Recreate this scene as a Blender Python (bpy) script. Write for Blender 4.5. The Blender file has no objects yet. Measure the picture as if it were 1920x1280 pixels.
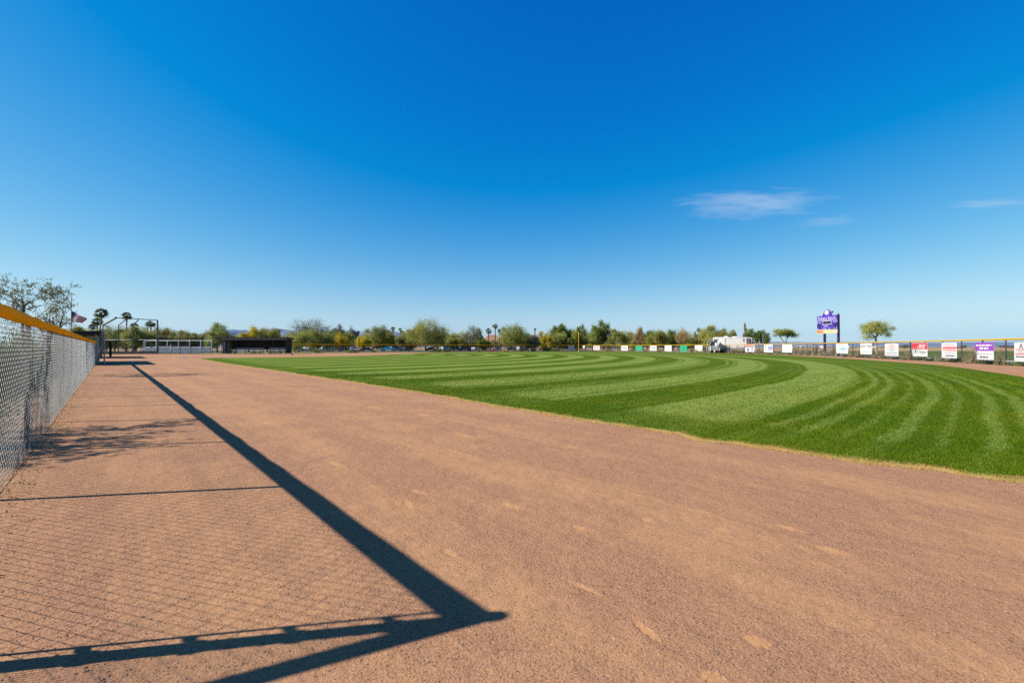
import bpy, bmesh, math, random
import numpy as np
from mathutils import Vector, Matrix, noise

scene = bpy.context.scene
COL = scene.collection
PI = math.pi
F = 853.33            # focal length in photo pixels (16 mm on a 36 mm wide sensor)
CH = 1.5              # eye height above the track
HZ = 650.5            # horizon row of the photo

# ------------------------------------------------------------------ camera, world, sun, exposure
cam = bpy.data.cameras.new("camera")
cam.lens = 16.0
cam.sensor_width = 36.0
cam.clip_start = 0.05
cam.clip_end = 60000
camo = bpy.data.objects.new("camera", cam)
COL.objects.link(camo)
camo.location = (0, 0, CH)
camo.rotation_euler = (math.radians(90 + 0.705), 0, 0)
scene.camera = camo

SHADOW = Vector((2.74, 0.48, -1.88))          # where a fence-top shadow falls
SUN_EL = math.atan2(1.88, math.hypot(2.74, 0.48))
SUN_ROT = math.atan2(-2.74, -0.48)

world = bpy.data.worlds.new("World")
scene.world = world
world.use_nodes = True
nt = world.node_tree
nt.nodes.clear()


def node(nt, kind, **kw):
    n = nt.nodes.new(kind)
    for k, v in kw.items():
        if k == 'ins':
            for name, val in v.items():
                s = n.inputs[name]
                if isinstance(val, bpy.types.NodeSocket):
                    nt.links.new(val, s)
                else:
                    s.default_value = val
        else:
            setattr(n, k, v)
    return n


def mth(nt, op, a, b=None, c=None, clamp=False):
    n = nt.nodes.new('ShaderNodeMath')
    n.operation = op
    n.use_clamp = clamp
    for i, v in enumerate((a, b, c)):
        if v is None:
            continue
        if isinstance(v, bpy.types.NodeSocket):
            nt.links.new(v, n.inputs[i])
        else:
            n.inputs[i].default_value = v
    return n.outputs[0]


def sstep(nt, v, lo, hi, to0=0.0, to1=1.0):
    n = nt.nodes.new('ShaderNodeMapRange')
    n.interpolation_type = 'SMOOTHSTEP'
    nt.links.new(v, n.inputs[0])
    n.inputs[1].default_value = lo
    n.inputs[2].default_value = hi
    n.inputs[3].default_value = to0
    n.inputs[4].default_value = to1
    return n.outputs[0]


def mixc(nt, fac, a, b, blend='MIX'):
    n = nt.nodes.new('ShaderNodeMix')
    n.data_type = 'RGBA'
    n.blend_type = blend
    for idx, v in ((0, fac), (6, a), (7, b)):
        if isinstance(v, bpy.types.NodeSocket):
            nt.links.new(v, n.inputs[idx])
        elif idx == 0:
            n.inputs[0].default_value = v
        else:
            n.inputs[idx].default_value = (*v[:3], 1)
    return n.outputs[2]


def noise_tex(nt, vec, scale, detail=2.0, rough=0.5, out=0):
    n = nt.nodes.new('ShaderNodeTexNoise')
    if vec is not None:
        nt.links.new(vec, n.inputs['Vector'])
    n.inputs['Scale'].default_value = scale
    n.inputs['Detail'].default_value = detail
    n.inputs['Roughness'].default_value = rough
    return n.outputs[out]


sky = node(nt, 'ShaderNodeTexSky', sky_type='NISHITA', sun_disc=False)
sky.sun_elevation = SUN_EL
sky.sun_rotation = SUN_ROT
sky.altitude = 400
sky.air_density = 1.0
sky.dust_density = 0.35
sky.ozone_density = 2.6
hs = node(nt, 'ShaderNodeHueSaturation', ins={'Hue': 0.497, 'Saturation': 1.27, 'Value': 1.0, 'Color': sky.outputs[0]})
# thin cirrus streaks high in the sky, by direction
tc = node(nt, 'ShaderNodeTexCoord')
sep = node(nt, 'ShaderNodeSeparateXYZ', ins={0: tc.outputs['Generated']})
yy = mth(nt, 'MAXIMUM', sep.outputs[1], 0.02)
su = mth(nt, 'DIVIDE', sep.outputs[0], yy)
sv = mth(nt, 'DIVIDE', sep.outputs[2], yy)
com = node(nt, 'ShaderNodeCombineXYZ', ins={0: su, 1: sv})
mp = node(nt, 'ShaderNodeMapping', ins={0: com.outputs[0], 'Rotation': (0, 0, math.radians(-5)), 'Scale': (5.0, 26.0, 1)})
n1 = noise_tex(nt, mp.outputs[0], 1.6, 6, 0.62)
mp2 = node(nt, 'ShaderNodeMapping', ins={0: com.outputs[0], 'Rotation': (0, 0, math.radians(-14)), 'Scale': (14.0, 90.0, 1)})
n2 = noise_tex(nt, mp2.outputs[0], 1.5, 4, 0.6)
nn = mth(nt, 'ADD', mth(nt, 'MULTIPLY', n1, 0.65), mth(nt, 'MULTIPLY', n2, 0.35))
cloud = None
for (px, py, rx, ry, ang, amt) in ((1420, 380, 165, 30, 2.0, 0.45), (1555, 414, 80, 11, 6, 0.20), (1870, 380, 90, 12, 3, 0.32),):
    cx, cy = (px - 960) / F, (HZ - py) / F
    dx = mth(nt, 'SUBTRACT', su, cx)
    dy = mth(nt, 'SUBTRACT', sv, cy)
    ca, sa = math.cos(math.radians(ang)), math.sin(math.radians(ang))
    ex = mth(nt, 'DIVIDE', mth(nt, 'ADD', mth(nt, 'MULTIPLY', dx, ca), mth(nt, 'MULTIPLY', dy, sa)), rx / F)
    ey = mth(nt, 'DIVIDE', mth(nt, 'SUBTRACT', mth(nt, 'MULTIPLY', dy, ca), mth(nt, 'MULTIPLY', dx, sa)), ry / F)
    d = mth(nt, 'SQRT', mth(nt, 'ADD', mth(nt, 'MULTIPLY', ex, ex), mth(nt, 'MULTIPLY', ey, ey)))
    dn = mth(nt, 'ADD', d, mth(nt, 'MULTIPLY', mth(nt, 'SUBTRACT', nn, 0.5), 2.4))
    m = mth(nt, 'MULTIPLY', sstep(nt, dn, 1.05, 0.1), amt)
    m = mth(nt, 'MULTIPLY', m, sstep(nt, n2, 0.25, 0.6, 0.6, 1.0))
    cloud = m if cloud is None else mth(nt, 'ADD', cloud, m)
cloud = mth(nt, 'MULTIPLY', cloud, sstep(nt, sep.outputs[1], 0.02, 0.1))
# deepen the blue the way a polarised winter sky looks
sc_ = node(nt, 'ShaderNodeSeparateColor', ins={0: hs.outputs[0]})
KS = 0.1366
cr_ = mth(nt, 'MULTIPLY', mth(nt, 'MAXIMUM', mth(nt, 'SUBTRACT', mth(nt, 'MULTIPLY', sc_.outputs[0], KS), 0.085), 0.0), 1.2)
cg_ = mth(nt, 'MAXIMUM', mth(nt, 'SUBTRACT', mth(nt, 'MULTIPLY', sc_.outputs[1], KS * 1.1), 0.03), 0.0)
cb_ = mth(nt, 'MULTIPLY', mth(nt, 'POWER', mth(nt, 'MULTIPLY', sc_.outputs[2], KS), 0.55), 0.97)
cr_ = mth(nt, 'DIVIDE', cr_, mth(nt, 'ADD', 1.0, mth(nt, 'MULTIPLY', mth(nt, 'MULTIPLY', cr_, cr_), 0.55)))
cg_ = mth(nt, 'DIVIDE', cg_, mth(nt, 'ADD', 1.0, mth(nt, 'MULTIPLY', mth(nt, 'MULTIPLY', cg_, cg_), 0.28)))
cb_ = mth(nt, 'DIVIDE', cb_, mth(nt, 'ADD', 1.0, mth(nt, 'MULTIPLY', mth(nt, 'POWER', cb_, 3.0), 0.12)))
deep = node(nt, 'ShaderNodeCombineColor', ins={0: cr_, 1: cg_, 2: cb_})
skyc = mixc(nt, mth(nt, 'MINIMUM', cloud, 1.0), deep.outputs[0], (0.56, 0.69, 0.87))
skyb = node(nt, 'ShaderNodeVectorMath', operation='SCALE', ins={0: skyc, 'Scale': 10.0})
bg = node(nt, 'ShaderNodeBackground', ins={0: skyb.outputs[0], 1: 0.05})
wo = node(nt, 'ShaderNodeOutputWorld', ins={0: bg.outputs[0]})

sun = bpy.data.lights.new("sun", 'SUN')
sun.energy = 5.0
sun.angle = math.radians(0.53)
sun.color = (1.0, 0.95, 0.88)
suno = bpy.data.objects.new("sun", sun)
COL.objects.link(suno)
suno.location = (-30, -5, 30)
suno.rotation_euler = SHADOW.normalized().to_track_quat('-Z', 'Y').to_euler()

scene.view_settings.view_transform = 'Standard'
scene.view_settings.look = 'None'
scene.view_settings.gamma = 1
scene.view_settings.exposure = 1.0
scene.cycles.max_bounces = 6
scene.cycles.transparent_max_bounces = 8
scene.cycles.use_denoising = False
scene.cycles.use_adaptive_sampling = False
scene.cycles.sample_clamp_indirect = 1.5
scene.cycles.caustics_reflective = False
scene.cycles.caustics_refractive = False

# ------------------------------------------------------------------ helpers
rng = random.Random(7)
MATS = {}
LEAF = 1.45
ALB = 0.72            # the photograph is exposed a stop up, so every colour sits lower


def base_mat(name):
    m = bpy.data.materials.new(name)
    m.use_nodes = True
    t = m.node_tree
    t.nodes.clear()
    out = t.nodes.new('ShaderNodeOutputMaterial')
    return m, t, out


def mat(name, col=None, rough=0.6, metal=0.0, var=0.12, scale=3.0, bump=0.0, trans=0.0, spec=0.4):
    """painted / plain surface with slight procedural mottling and dirt"""
    if name in MATS:
        return MATS[name]
    m, t, out = base_mat(name)
    col = [x * ALB for x in col]
    tcn = node(t, 'ShaderNodeTexCoord')
    nz = noise_tex(t, tcn.outputs['Object'], scale, 5, 0.6)
    c = mixc(t, sstep(t, nz, 0.25, 0.75), [x * (1 - var) for x in col], [min(1, x * (1 + var)) for x in col])
    b = node(t, 'ShaderNodeBsdfPrincipled', ins={'Base Color': c, 'Roughness': rough, 'Metallic': metal, 'Specular IOR Level': spec})
    if bump:
        bp = node(t, 'ShaderNodeBump', ins={'Height': noise_tex(t, tcn.outputs['Object'], scale * 6, 4), 'Strength': bump, 'Distance': 0.02})
        t.links.new(bp.outputs[0], b.inputs['Normal'])
    sh = b.outputs[0]
    if trans:
        tr = node(t, 'ShaderNodeBsdfTranslucent', ins={0: mixc(t, 1.0, c, (1.0, 0.80, 0.3), 'MULTIPLY') if 'cap' in name else c})
        mx = node(t, 'ShaderNodeMixShader', ins={0: trans, 1: sh, 2: tr.outputs[0]})
        sh = mx.outputs[0]
    t.links.new(sh, out.inputs[0])
    MATS[name] = m
    return m


def leaf_mat(name, c_a, c_b, c_c=None, trans=0.35, clump=0.5):
    """foliage: colour varies leaf by leaf and clump by clump"""
    if name in MATS:
        return MATS[name]
    m, t, out = base_mat(name)
    c_a, c_b = [x * LEAF for x in c_a], [x * LEAF for x in c_b]
    c_c = [x * LEAF for x in c_c] if c_c else None
    g = node(t, 'ShaderNodeNewGeometry')
    tcn = node(t, 'ShaderNodeTexCoord')
    oi = node(t, 'ShaderNodeObjectInfo')
    nz = noise_tex(t, tcn.outputs['Object'], clump, 3, 0.6)
    isl = g.outputs['Random Per Island']
    k = mth(t, 'ADD', mth(t, 'MULTIPLY', isl, 0.45), mth(t, 'MULTIPLY', sstep(t, nz, 0.3, 0.7), 0.55))
    c = mixc(t, k, c_a, c_b)
    if c_c:
        c = mixc(t, mth(t, 'GREATER_THAN', isl, 0.9), c, c_c)
    hsv = node(t, 'ShaderNodeHueSaturation', ins={'Hue': mth(t, 'ADD', 0.49, mth(t, 'MULTIPLY', oi.outputs['Random'], 0.02)),
                                                  'Value': mth(t, 'ADD', 0.88, mth(t, 'MULTIPLY', oi.outputs['Random'], 0.24)), 'Color': c})
    d = node(t, 'ShaderNodeBsdfDiffuse', ins={0: hsv.outputs[0]})
    tr = node(t, 'ShaderNodeBsdfTranslucent', ins={0: hsv.outputs[0]})
    mx = node(t, 'ShaderNodeMixShader', ins={0: trans, 1: d.outputs[0], 2: tr.outputs[0]})
    t.links.new(mx.outputs[0], out.inputs[0])
    MATS[name] = m
    return m


class MB:
    """collects boxes, tubes, prisms ... and links them as ONE mesh"""

    def __init__(s):
        s.v, s.f, s.mi = [], [], []

    def add(s, verts, faces, mi=0):
        o = len(s.v)
        s.v += [tuple(p) for p in verts]
        s.f += [tuple(i + o for i in f) for f in faces]
        s.mi += [mi] * len(faces)

    def box(s, c, size, mi=0, rz=0.0, taper=1.0):
        hx, hy, hz = size[0] / 2, size[1] / 2, size[2] / 2
        ca, sa = math.cos(rz), math.sin(rz)
        vs = []
        for z in (-hz, hz):
            k = taper if z > 0 else 1
            for x, y in ((-hx, -hy), (hx, -hy), (hx, hy), (-hx, hy)):
                x, y = x * k, y * k
                vs.append((c[0] + x * ca - y * sa, c[1] + x * sa + y * ca, c[2] + z))
        s.add(vs, [(0, 3, 2, 1), (4, 5, 6, 7), (0, 1, 5, 4), (1, 2, 6, 5), (2, 3, 7, 6), (3, 0, 4, 7)], mi)

    def tube(s, pts, radii, n=8, mi=0, caps=True, flat=(1.0, 1.0)):
        pts = [Vector(p) for p in pts]
        if not hasattr(radii, '__len__'):
            radii = [radii] * len(pts)
        vs, fs = [], []
        for i, p in enumerate(pts):
            a = pts[max(i - 1, 0)]
            b = pts[min(i + 1, len(pts) - 1)]
            d = (b - a).normalized()
            up = Vector((0, 0, 1)) if abs(d.z) < 0.9 else Vector((0, 1, 0))
            e1 = d.cross(up).normalized()
            e2 = e1.cross(d).normalized()
            for k in range(n):
                t = 2 * PI * k / n
                vs.append(p + e1 * (math.cos(t) * radii[i] * flat[0]) + e2 * (math.sin(t) * radii[i] * flat[1]))
        for i in range(len(pts) - 1):
            for k in range(n):
                fs.append((i * n + k, i * n + (k + 1) % n, (i + 1) * n + (k + 1) % n, (i + 1) * n + k))
        if caps:
            fs.append(tuple(range(n))[::-1])
            fs.append(tuple((len(pts) - 1) * n + k for k in range(n)))
        s.add(vs, fs, mi)

    def prism(s, poly, axis_a, axis_b, origin, ext, mi=0):
        """poly of (a,b) pairs laid along axis_a/axis_b at origin, extruded by vector ext"""
        A, B, O, E = Vector(axis_a), Vector(axis_b), Vector(origin), Vector(ext)
        n = len(poly)
        vs = [O + A * a + B * b for a, b in poly] + [O + A * a + B * b + E for a, b in poly]
        fs = [tuple(range(n))[::-1], tuple(range(n, 2 * n))] + [(i, (i + 1) % n, (i + 1) % n + n, i + n) for i in range(n)]
        s.add(vs, fs, mi)

    def mesh(s, name, mats, smooth=False):
        me = bpy.data.meshes.new(name)
        me.from_pydata(s.v, [], s.f)
        for m in (mats if isinstance(mats, (list, tuple)) else [mats]):
            me.materials.append(m)
        if any(s.mi):
            me.polygons.foreach_set('material_index', s.mi)
        if smooth:
            me.polygons.foreach_set('use_smooth', [True] * len(s.f))
        me.update()
        return me

    def build(s, name, mats, parent=None, smooth=False):
        return link(name, s.mesh(name, mats, smooth), parent)


def link(name, me, parent=None):
    o = bpy.data.objects.new(name, me)
    COL.objects.link(o)
    if parent is not None:
        o.parent = parent
    return o


def tag(o, label=None, cat=None, group=None, kind=None):
    if label:
        o['label'] = label
    if cat:
        o['category'] = cat
    if group:
        o['group'] = group
    if kind:
        o['kind'] = kind
    return o


def thing(name, label, cat, loc=(0, 0, 0), rz=0.0, group=None):
    o = bpy.data.objects.new(name, None)
    o.empty_display_size = 0.3
    COL.objects.link(o)
    o.location = loc
    o.rotation_euler = (0, 0, rz)
    return tag(o, label, cat, group)


def copy_tree(o, parent=None):
    c = o.copy()
    COL.objects.link(c)
    if parent is not None:
        c.parent = parent
    for ch in list(o.children):
        copy_tree(ch, c)
    return c


def quads_mesh(name, verts, m, quad=True, attrs=None, normals_up=False):
    """numpy (n*4,3) or (n*3,3) vertices -> mesh of loose quads / triangles"""
    k = 4 if quad else 3
    nv = len(verts)
    nf = nv // k
    me = bpy.data.meshes.new(name)
    me.vertices.add(nv)
    me.vertices.foreach_set('co', np.ascontiguousarray(verts, np.float32).ravel())
    me.loops.add(nv)
    me.loops.foreach_set('vertex_index', np.arange(nv, dtype=np.int32))
    me.polygons.add(nf)
    me.polygons.foreach_set('loop_start', np.arange(0, nv, k, dtype=np.int32))
    for an, av in (attrs or {}).items():
        a = me.attributes.new(an, 'FLOAT', 'POINT')
        a.data.foreach_set('value', np.ascontiguousarray(av, np.float32))
    me.materials.append(m)
    me.update(calc_edges=True)
    return me


def at(px, Y, z=0.0):
    return Vector(((px - 960) / F * Y, Y, z))


def zat(py, Y):
    return CH + (HZ - py) / F * Y


# ------------------------------------------------------------------ common materials
GALV = mat('galvanised_wire', (0.205, 0.215, 0.20), 0.5, 0.0, 0.2, 8, spec=0.4)
GALV_DK = mat('dark_coated_wire', (0.06, 0.065, 0.06), 0.5, 0.1, 0.2, 8)
POST_DK = mat('dark_post_paint', (0.045, 0.045, 0.048), 0.45, 0.1, 0.25, 5)
POST_GREY = mat('grey_post_metal', (0.30, 0.32, 0.34), 0.4, 0.6, 0.15, 5)
CAPM = mat('yellow_cap_plastic', (0.93, 0.62, 0.001), 0.6, 0.0, 0.05, 1.5, bump=0.05, trans=0.5, spec=0.02)
WHITE = mat('white_paint', (0.60, 0.60, 0.585), 0.5, 0, 0.07, 1.2, bump=0.25)
CREAM = mat('cream_panel', (0.70, 0.70, 0.62), 0.5, 0, 0.05, 4)
CONC = mat('pale_concrete', (0.50, 0.47, 0.42), 0.9, 0, 0.12, 1.5, bump=0.2)
BARK = mat('bark_brown', (0.10, 0.07, 0.055), 0.9, 0, 0.35, 6, bump=0.5)
BARK_PALE = mat('bark_pale', (0.32, 0.27, 0.20), 0.9, 0, 0.3, 6, bump=0.4)
GLASS = mat('dark_glass', (0.02, 0.028, 0.035), 0.06, 0, 0.2, 1, spec=0.8)
RUBBER = mat('tyre_rubber', (0.02, 0.02, 0.02), 0.8)
CHROME = mat('wheel_metal', (0.5, 0.5, 0.5), 0.3, 0.9)

L_OLIVE = leaf_mat('leaf_olive', (0.085, 0.105, 0.024), (0.245, 0.255, 0.065), (0.32, 0.28, 0.08))
L_PALO = leaf_mat('leaf_palo_verde', (0.10, 0.115, 0.026), (0.29, 0.28, 0.075), (0.36, 0.31, 0.09))
L_GREEN = leaf_mat('leaf_green', (0.045, 0.075, 0.016), (0.145, 0.185, 0.04), (0.24, 0.22, 0.04))
L_DARK = leaf_mat('leaf_dark', (0.030, 0.048, 0.016), (0.085, 0.11, 0.035))
L_YELLOW = leaf_mat('leaf_yellow', (0.20, 0.17, 0.02), (0.42, 0.33, 0.03), (0.5, 0.36, 0.04))
L_BROWN = leaf_mat('leaf_autumn', (0.17, 0.115, 0.055), (0.36, 0.245, 0.115), (0.2, 0.2, 0.06))
L_GREY = leaf_mat('leaf_greygreen', (0.075, 0.08, 0.05), (0.19, 0.19, 0.12), (0.22, 0.17, 0.12))
L_PURPLE = leaf_mat('leaf_purplegrey', (0.06, 0.055, 0.055), (0.16, 0.15, 0.14))
L_SAGE = leaf_mat('leaf_sage_brown', (0.095, 0.075, 0.045), (0.20, 0.165, 0.10), (0.16, 0.17, 0.08), trans=0.2, clump=2)
L_LOW = leaf_mat('leaf_low_green', (0.06, 0.085, 0.025), (0.16, 0.18, 0.06), (0.2, 0.18, 0.08), trans=0.25, clump=2)
L_MESQ = leaf_mat('leaf_mesquite', (0.040, 0.042, 0.012), (0.115, 0.10, 0.03), (0.19, 0.14, 0.04), trans=0.35, clump=1.2)
L_PALM = leaf_mat('leaf_palm', (0.035, 0.055, 0.02), (0.10, 0.13, 0.05), (0.18, 0.15, 0.07), trans=0.2)

# ------------------------------------------------------------------ ground sheets
HOME = Vector((-57.0, 79.0, 0))
FD = Vector((-0.663, 0.749, 0)).normalized()       # run of the near foul-line fence
FN = Vector((FD.y, -FD.x, 0))                      # its field side
CORNER = Vector((-2.92, 2.03, 0))


def catmull(pts, step):
    P = [Vector((p[0], p[1], 0)) for p in pts]
    P = [P[0] * 2 - P[1]] + P + [P[-1] * 2 - P[-2]]
    fine = []
    for i in range(1, len(P) - 2):
        for k in range(40):
            t = k / 40
            a, b, c, d = P[i - 1], P[i], P[i + 1], P[i + 2]
            fine.append(0.5 * ((2 * b) + (c - a) * t + (2 * a - 5 * b + 4 * c - d) * t * t + (3 * b - a - 3 * c + d) * t ** 3))
    fine.append(P[-2])
    out = [fine[0]]
    acc = 0
    for i in range(1, len(fine)):
        seg = (fine[i] - fine[i - 1]).length
        while acc + seg >= step:
            r = (step - acc) / seg
            p = fine[i - 1].lerp(fine[i], r)
            out.append(p)
            fine[i - 1] = p
            seg = (fine[i] - p).length
            acc = 0
        acc += seg
    return out


POLE = Vector((25.0, 163.0, 0))
FAR_A = at(543, 106)
ARC_PTS = [(25, 163), (38, 151), (47.4, 135), (53.2, 110), (52.8, 85), (49.6, 67.5), (45, 52), (38.9, 34.6), (31, 20), (20, 8)]
ARC = catmull(ARC_PTS, 3.05)


def sheet(name, poly, z, m, kind='structure'):
    mb = MB()
    mb.add([(p[0], p[1], z) for p in poly], [tuple(range(len(poly)))])
    o = mb.build(name, m)
    if o.data.polygons[0].normal.z < 0:
        o.data.flip_normals()
    return tag(o, kind=kind)


def soil_mat(name, c1, c2, c3, gravel=1.0, foot=False):
    m, t, out = base_mat(name)
    g = node(t, 'ShaderNodeNewGeometry')
    pos = g.outputs['Position']
    rot = node(t, 'ShaderNodeMapping', ins={0: pos, 'Rotation': (0, 0, -math.atan2(FD.y, FD.x))})
    rot = node(t, 'ShaderNodeMapping', ins={0: rot.outputs[0], 'Scale': (0.09, 1.0, 1.0)})
    big = noise_tex(t, rot.outputs[0], 1.1, 5, 0.62)
    blot = noise_tex(t, pos, 0.9, 4, 0.6)
    mid = noise_tex(t, pos, 7.0, 5, 0.65)
    fine = noise_tex(t, pos, 70.0, 4, 0.7)
    vo = node(t, 'ShaderNodeTexVoronoi', ins={'Vector': pos, 'Scale': 120.0})
    k = mth(t, 'ADD', mth(t, 'MULTIPLY', big, 0.6), mth(t, 'MULTIPLY', blot, 0.4))
    smooth = sstep(t, k, 0.43, 0.58)                       # finer, more orange soil where it has been dragged
    c = mixc(t, smooth, c1, c2)
    c = mixc(t, sstep(t, mid, 0.52, 0.75), c, c3)
    rk = node(t, 'ShaderNodeMapping', ins={0: rot.outputs[0], 'Scale': (0.5, 9.0, 1.0)})
    rake = noise_tex(t, rk.outputs[0], 1.0, 3, 0.6)
    sp = mth(t, 'ADD', mth(t, 'MULTIPLY', sstep(t, fine, 0.3, 0.7), 0.30), mth(t, 'ADD', 0.78, mth(t, 'MULTIPLY', rake, 0.14)))
    c = mixc(t, 1.0, c, node(t, 'ShaderNodeCombineColor', ins={0: sp, 1: sp, 2: sp}).outputs[0], 'MULTIPLY')
    vcol = node(t, 'ShaderNodeSeparateColor', ins={0: vo.outputs['Color']})
    dk = mth(t, 'LESS_THAN', vcol.outputs[0], 0.08)
    lt = mth(t, 'GREATER_THAN', vcol.outputs[0], 0.95)
    c = mixc(t, mth(t, 'MULTIPLY', dk, mth(t, 'SUBTRACT', 0.75, mth(t, 'MULTIPLY', smooth, 0.45))), c, [x * 0.35 for x in c1])
    c = mixc(t, mth(t, 'MULTIPLY', lt, 0.4), c, [min(1, x * 1.5 + 0.05) for x in c1])
    amp = mth(t, 'SUBTRACT', 1.0, mth(t, 'MULTIPLY', smooth, 0.5))
    if foot:
        # scuffs and footprints: patches where the loose grit has been kicked off the soil below
        fm = None
        sp_ = node(t, 'ShaderNodeSeparateXYZ', ins={0: pos})
        wob = mth(t, 'MULTIPLY', mth(t, 'SUBTRACT', noise_tex(t, pos, 26, 4, 0.7), 0.5), 3.0)
        for (x0, y0, x1, y1, w) in FEET:
            a = at(x0, CH * F / (y0 - HZ))
            b = at(x1, CH * F / (y1 - HZ))
            mid_ = (a + b) / 2
            L = max((b - a).length / 2, 0.05)
            u = (b - a).normalized()
            dx = mth(t, 'SUBTRACT', sp_.outputs[0], mid_.x)
            dy = mth(t, 'SUBTRACT', sp_.outputs[1], mid_.y)
            e1 = mth(t, 'DIVIDE', mth(t, 'ADD', mth(t, 'MULTIPLY', dx, u.x), mth(t, 'MULTIPLY', dy, u.y)), L * 1.25)
            e2 = mth(t, 'DIVIDE', mth(t, 'SUBTRACT', mth(t, 'MULTIPLY', dy, u.x), mth(t, 'MULTIPLY', dx, u.y)), w)
            d = mth(t, 'ADD', mth(t, 'MULTIPLY', e1, e1), mth(t, 'MULTIPLY', e2, e2))
            f = sstep(t, mth(t, 'ADD', d, wob), 1.35, 0.1)
            fm = f if fm is None else mth(t, 'MAXIMUM', fm, f)
        c = mixc(t, mth(t, 'MULTIPLY', fm, 0.62), c, (0.42, 0.215, 0.088))
        amp = mth(t, 'MULTIPLY', amp, mth(t, 'SUBTRACT', 1.0, mth(t, 'MULTIPLY', fm, 0.8)))
    b1 = node(t, 'ShaderNodeBump', ins={'Height': mth(t, 'MULTIPLY', noise_tex(t, pos, 62.0, 4, 0.7), amp), 'Strength': 0.6 * gravel, 'Distance': 0.022})
    b2 = node(t, 'ShaderNodeBump', ins={'Height': noise_tex(t, pos, 3.0, 3, 0.6), 'Strength': 0.5, 'Distance': 0.05, 'Normal': b1.outputs[0]})
    bs = node(t, 'ShaderNodeBsdfPrincipled', ins={'Base Color': c, 'Roughness': 0.95, 'Specular IOR Level': 0.1, 'Normal': b2.outputs[0]})
    t.links.new(bs.outputs[0], out.inputs[0])
    return m


FEET = [(852, 812, 885, 824, .09), (785, 777, 806, 782, .09), (940, 946, 968, 956, .06), (1525, 1027, 1582, 1043, .07), (1060, 1090, 1122, 1117, .025),
        (1187, 1166, 1230, 1202, .03), (1392, 1194, 1438, 1217, .05), (1310, 1264, 1350, 1280, .05), (770, 920, 796, 929, .05),
        (760, 940, 768, 955, .04), (835, 1032, 850, 1045, .04), (498, 792, 508, 798, .10), (1200, 975, 1222, 979, .06), (1340, 993, 1354, 998, .06),
        (1076, 988, 1092, 996, .05), (690, 762, 712, 768, .10), (1450, 985, 1500, 1000, .05), (620, 868, 640, 876, .06)]
DIRT = soil_mat('red_dirt', (0.302, 0.155, 0.082), (0.335, 0.176, 0.085), (0.282, 0.144, 0.081), 1.0, foot=True)
DESERT = soil_mat('desert_soil', (0.235, 0.155, 0.095), (0.285, 0.195, 0.11), (0.21, 0.14, 0.09), 0.6)


def lawn_mat(name, ca, cb, scale=0.05):
    m, t, out = base_mat(name)
    g = node(t, 'ShaderNodeNewGeometry')
    a = noise_tex(t, g.outputs['Position'], scale, 5, 0.6)
    b = noise_tex(t, g.outputs['Position'], 3.0, 5, 0.7)
    k = mth(t, 'ADD', mth(t, 'MULTIPLY', a, 0.7), mth(t, 'MULTIPLY', b, 0.3))
    c = mixc(t, sstep(t, k, 0.35, 0.65), ca, cb)
    bp = node(t, 'ShaderNodeBump', ins={'Height': noise_tex(t, g.outputs['Position'], 20, 4), 'Strength': 0.5, 'Distance': 0.05})
    bs = node(t, 'ShaderNodeBsdfPrincipled', ins={'Base Color': c, 'Roughness': 0.9, 'Specular IOR Level': 0.15, 'Normal': bp.outputs[0]})
    t.links.new(bs.outputs[0], out.inputs[0])
    return m


# base ground, as rings of quads so that it stays precise near the camera
mb = MB()
edges = [-60000, -9000, -3000, -1000, -400, -150, -60, -25, 0, 25, 60, 150, 400, 1000, 3000, 9000, 60000]
gi = {}
for i, x in enumerate(edges):
    for j, y in enumerate(edges):
        gi[i, j] = len(mb.v)
        mb.v.append((x, y, 0.0))
for i in range(len(edges) - 1):
    for j in range(len(edges) - 1):
        mb.f.append((gi[i, j], gi[i + 1, j], gi[i + 1, j + 1], gi[i, j + 1]))
        mb.mi.append(0)
tag(mb.build('ground', DESERT), kind='structure')

# red dirt of the infield, foul ground and warning track
far_w = [CORNER - FN * 0.15 + FD * s for s in (0, 20, 47, 62)]
dirt_poly = [Vector((-2.2, 1.6, 0)), *far_w, Vector((-62, 68, 0)), Vector((-86, 96.6, 0)), at(416, 96.6), at(543, 97.2), FAR_A + Vector((0, 0.2, 0)), POLE,
             *ARC[1:], Vector((14, -2, 0)), Vector((4, -14, 0)), Vector((-6, -14, 0)), Vector((-5, 0.9, 0))]
sheet('infield_dirt', dirt_poly, 0.02, DIRT)

# outfield grass with its boundary
near_edge = [(16.5, 11), (11.5, 6.0), (8.0, 4.35), (5.64, 5.01), (4.8, 5.53), (3.96, 6.26), (3.18, 7.13), (0.48, 10.3), (-2.7, 14.3), (-8.3, 20.9), (-17.6, 31.6),
             (-26.5, 41.8), (-36.6, 54.0), (-40.9, 58.8)]
far_edge = [(-40.6, 60.2), (-36.7, 62.8), (-31.5, 66.5), (-26.8, 73), (-24.4, 83), (-22.8, 95), (-22.0, 114), (-18, 124), (-8, 134), (8, 149), (22, 160)]
right_edge = [(35.5, 149), (45, 134), (50.4, 110), (49.6, 87), (46.0, 71), (42.0, 57), (36.2, 41), (32.4, 33), (25.2, 22.3)]
gp = catmull(near_edge, 0.25) + catmull(far_edge, 0.6) + catmull(right_edge, 0.5)
grass_poly = []
for i, p in enumerate(gp):
    k = noise.noise(Vector((p.x * 1.1, p.y * 1.1, 0))) * 0.17 + noise.noise(Vector((p.x * 5, p.y * 5, 3))) * 0.09
    grass_poly.append(p + Vector((0.74, 0.67, 0)) * k)


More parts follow.
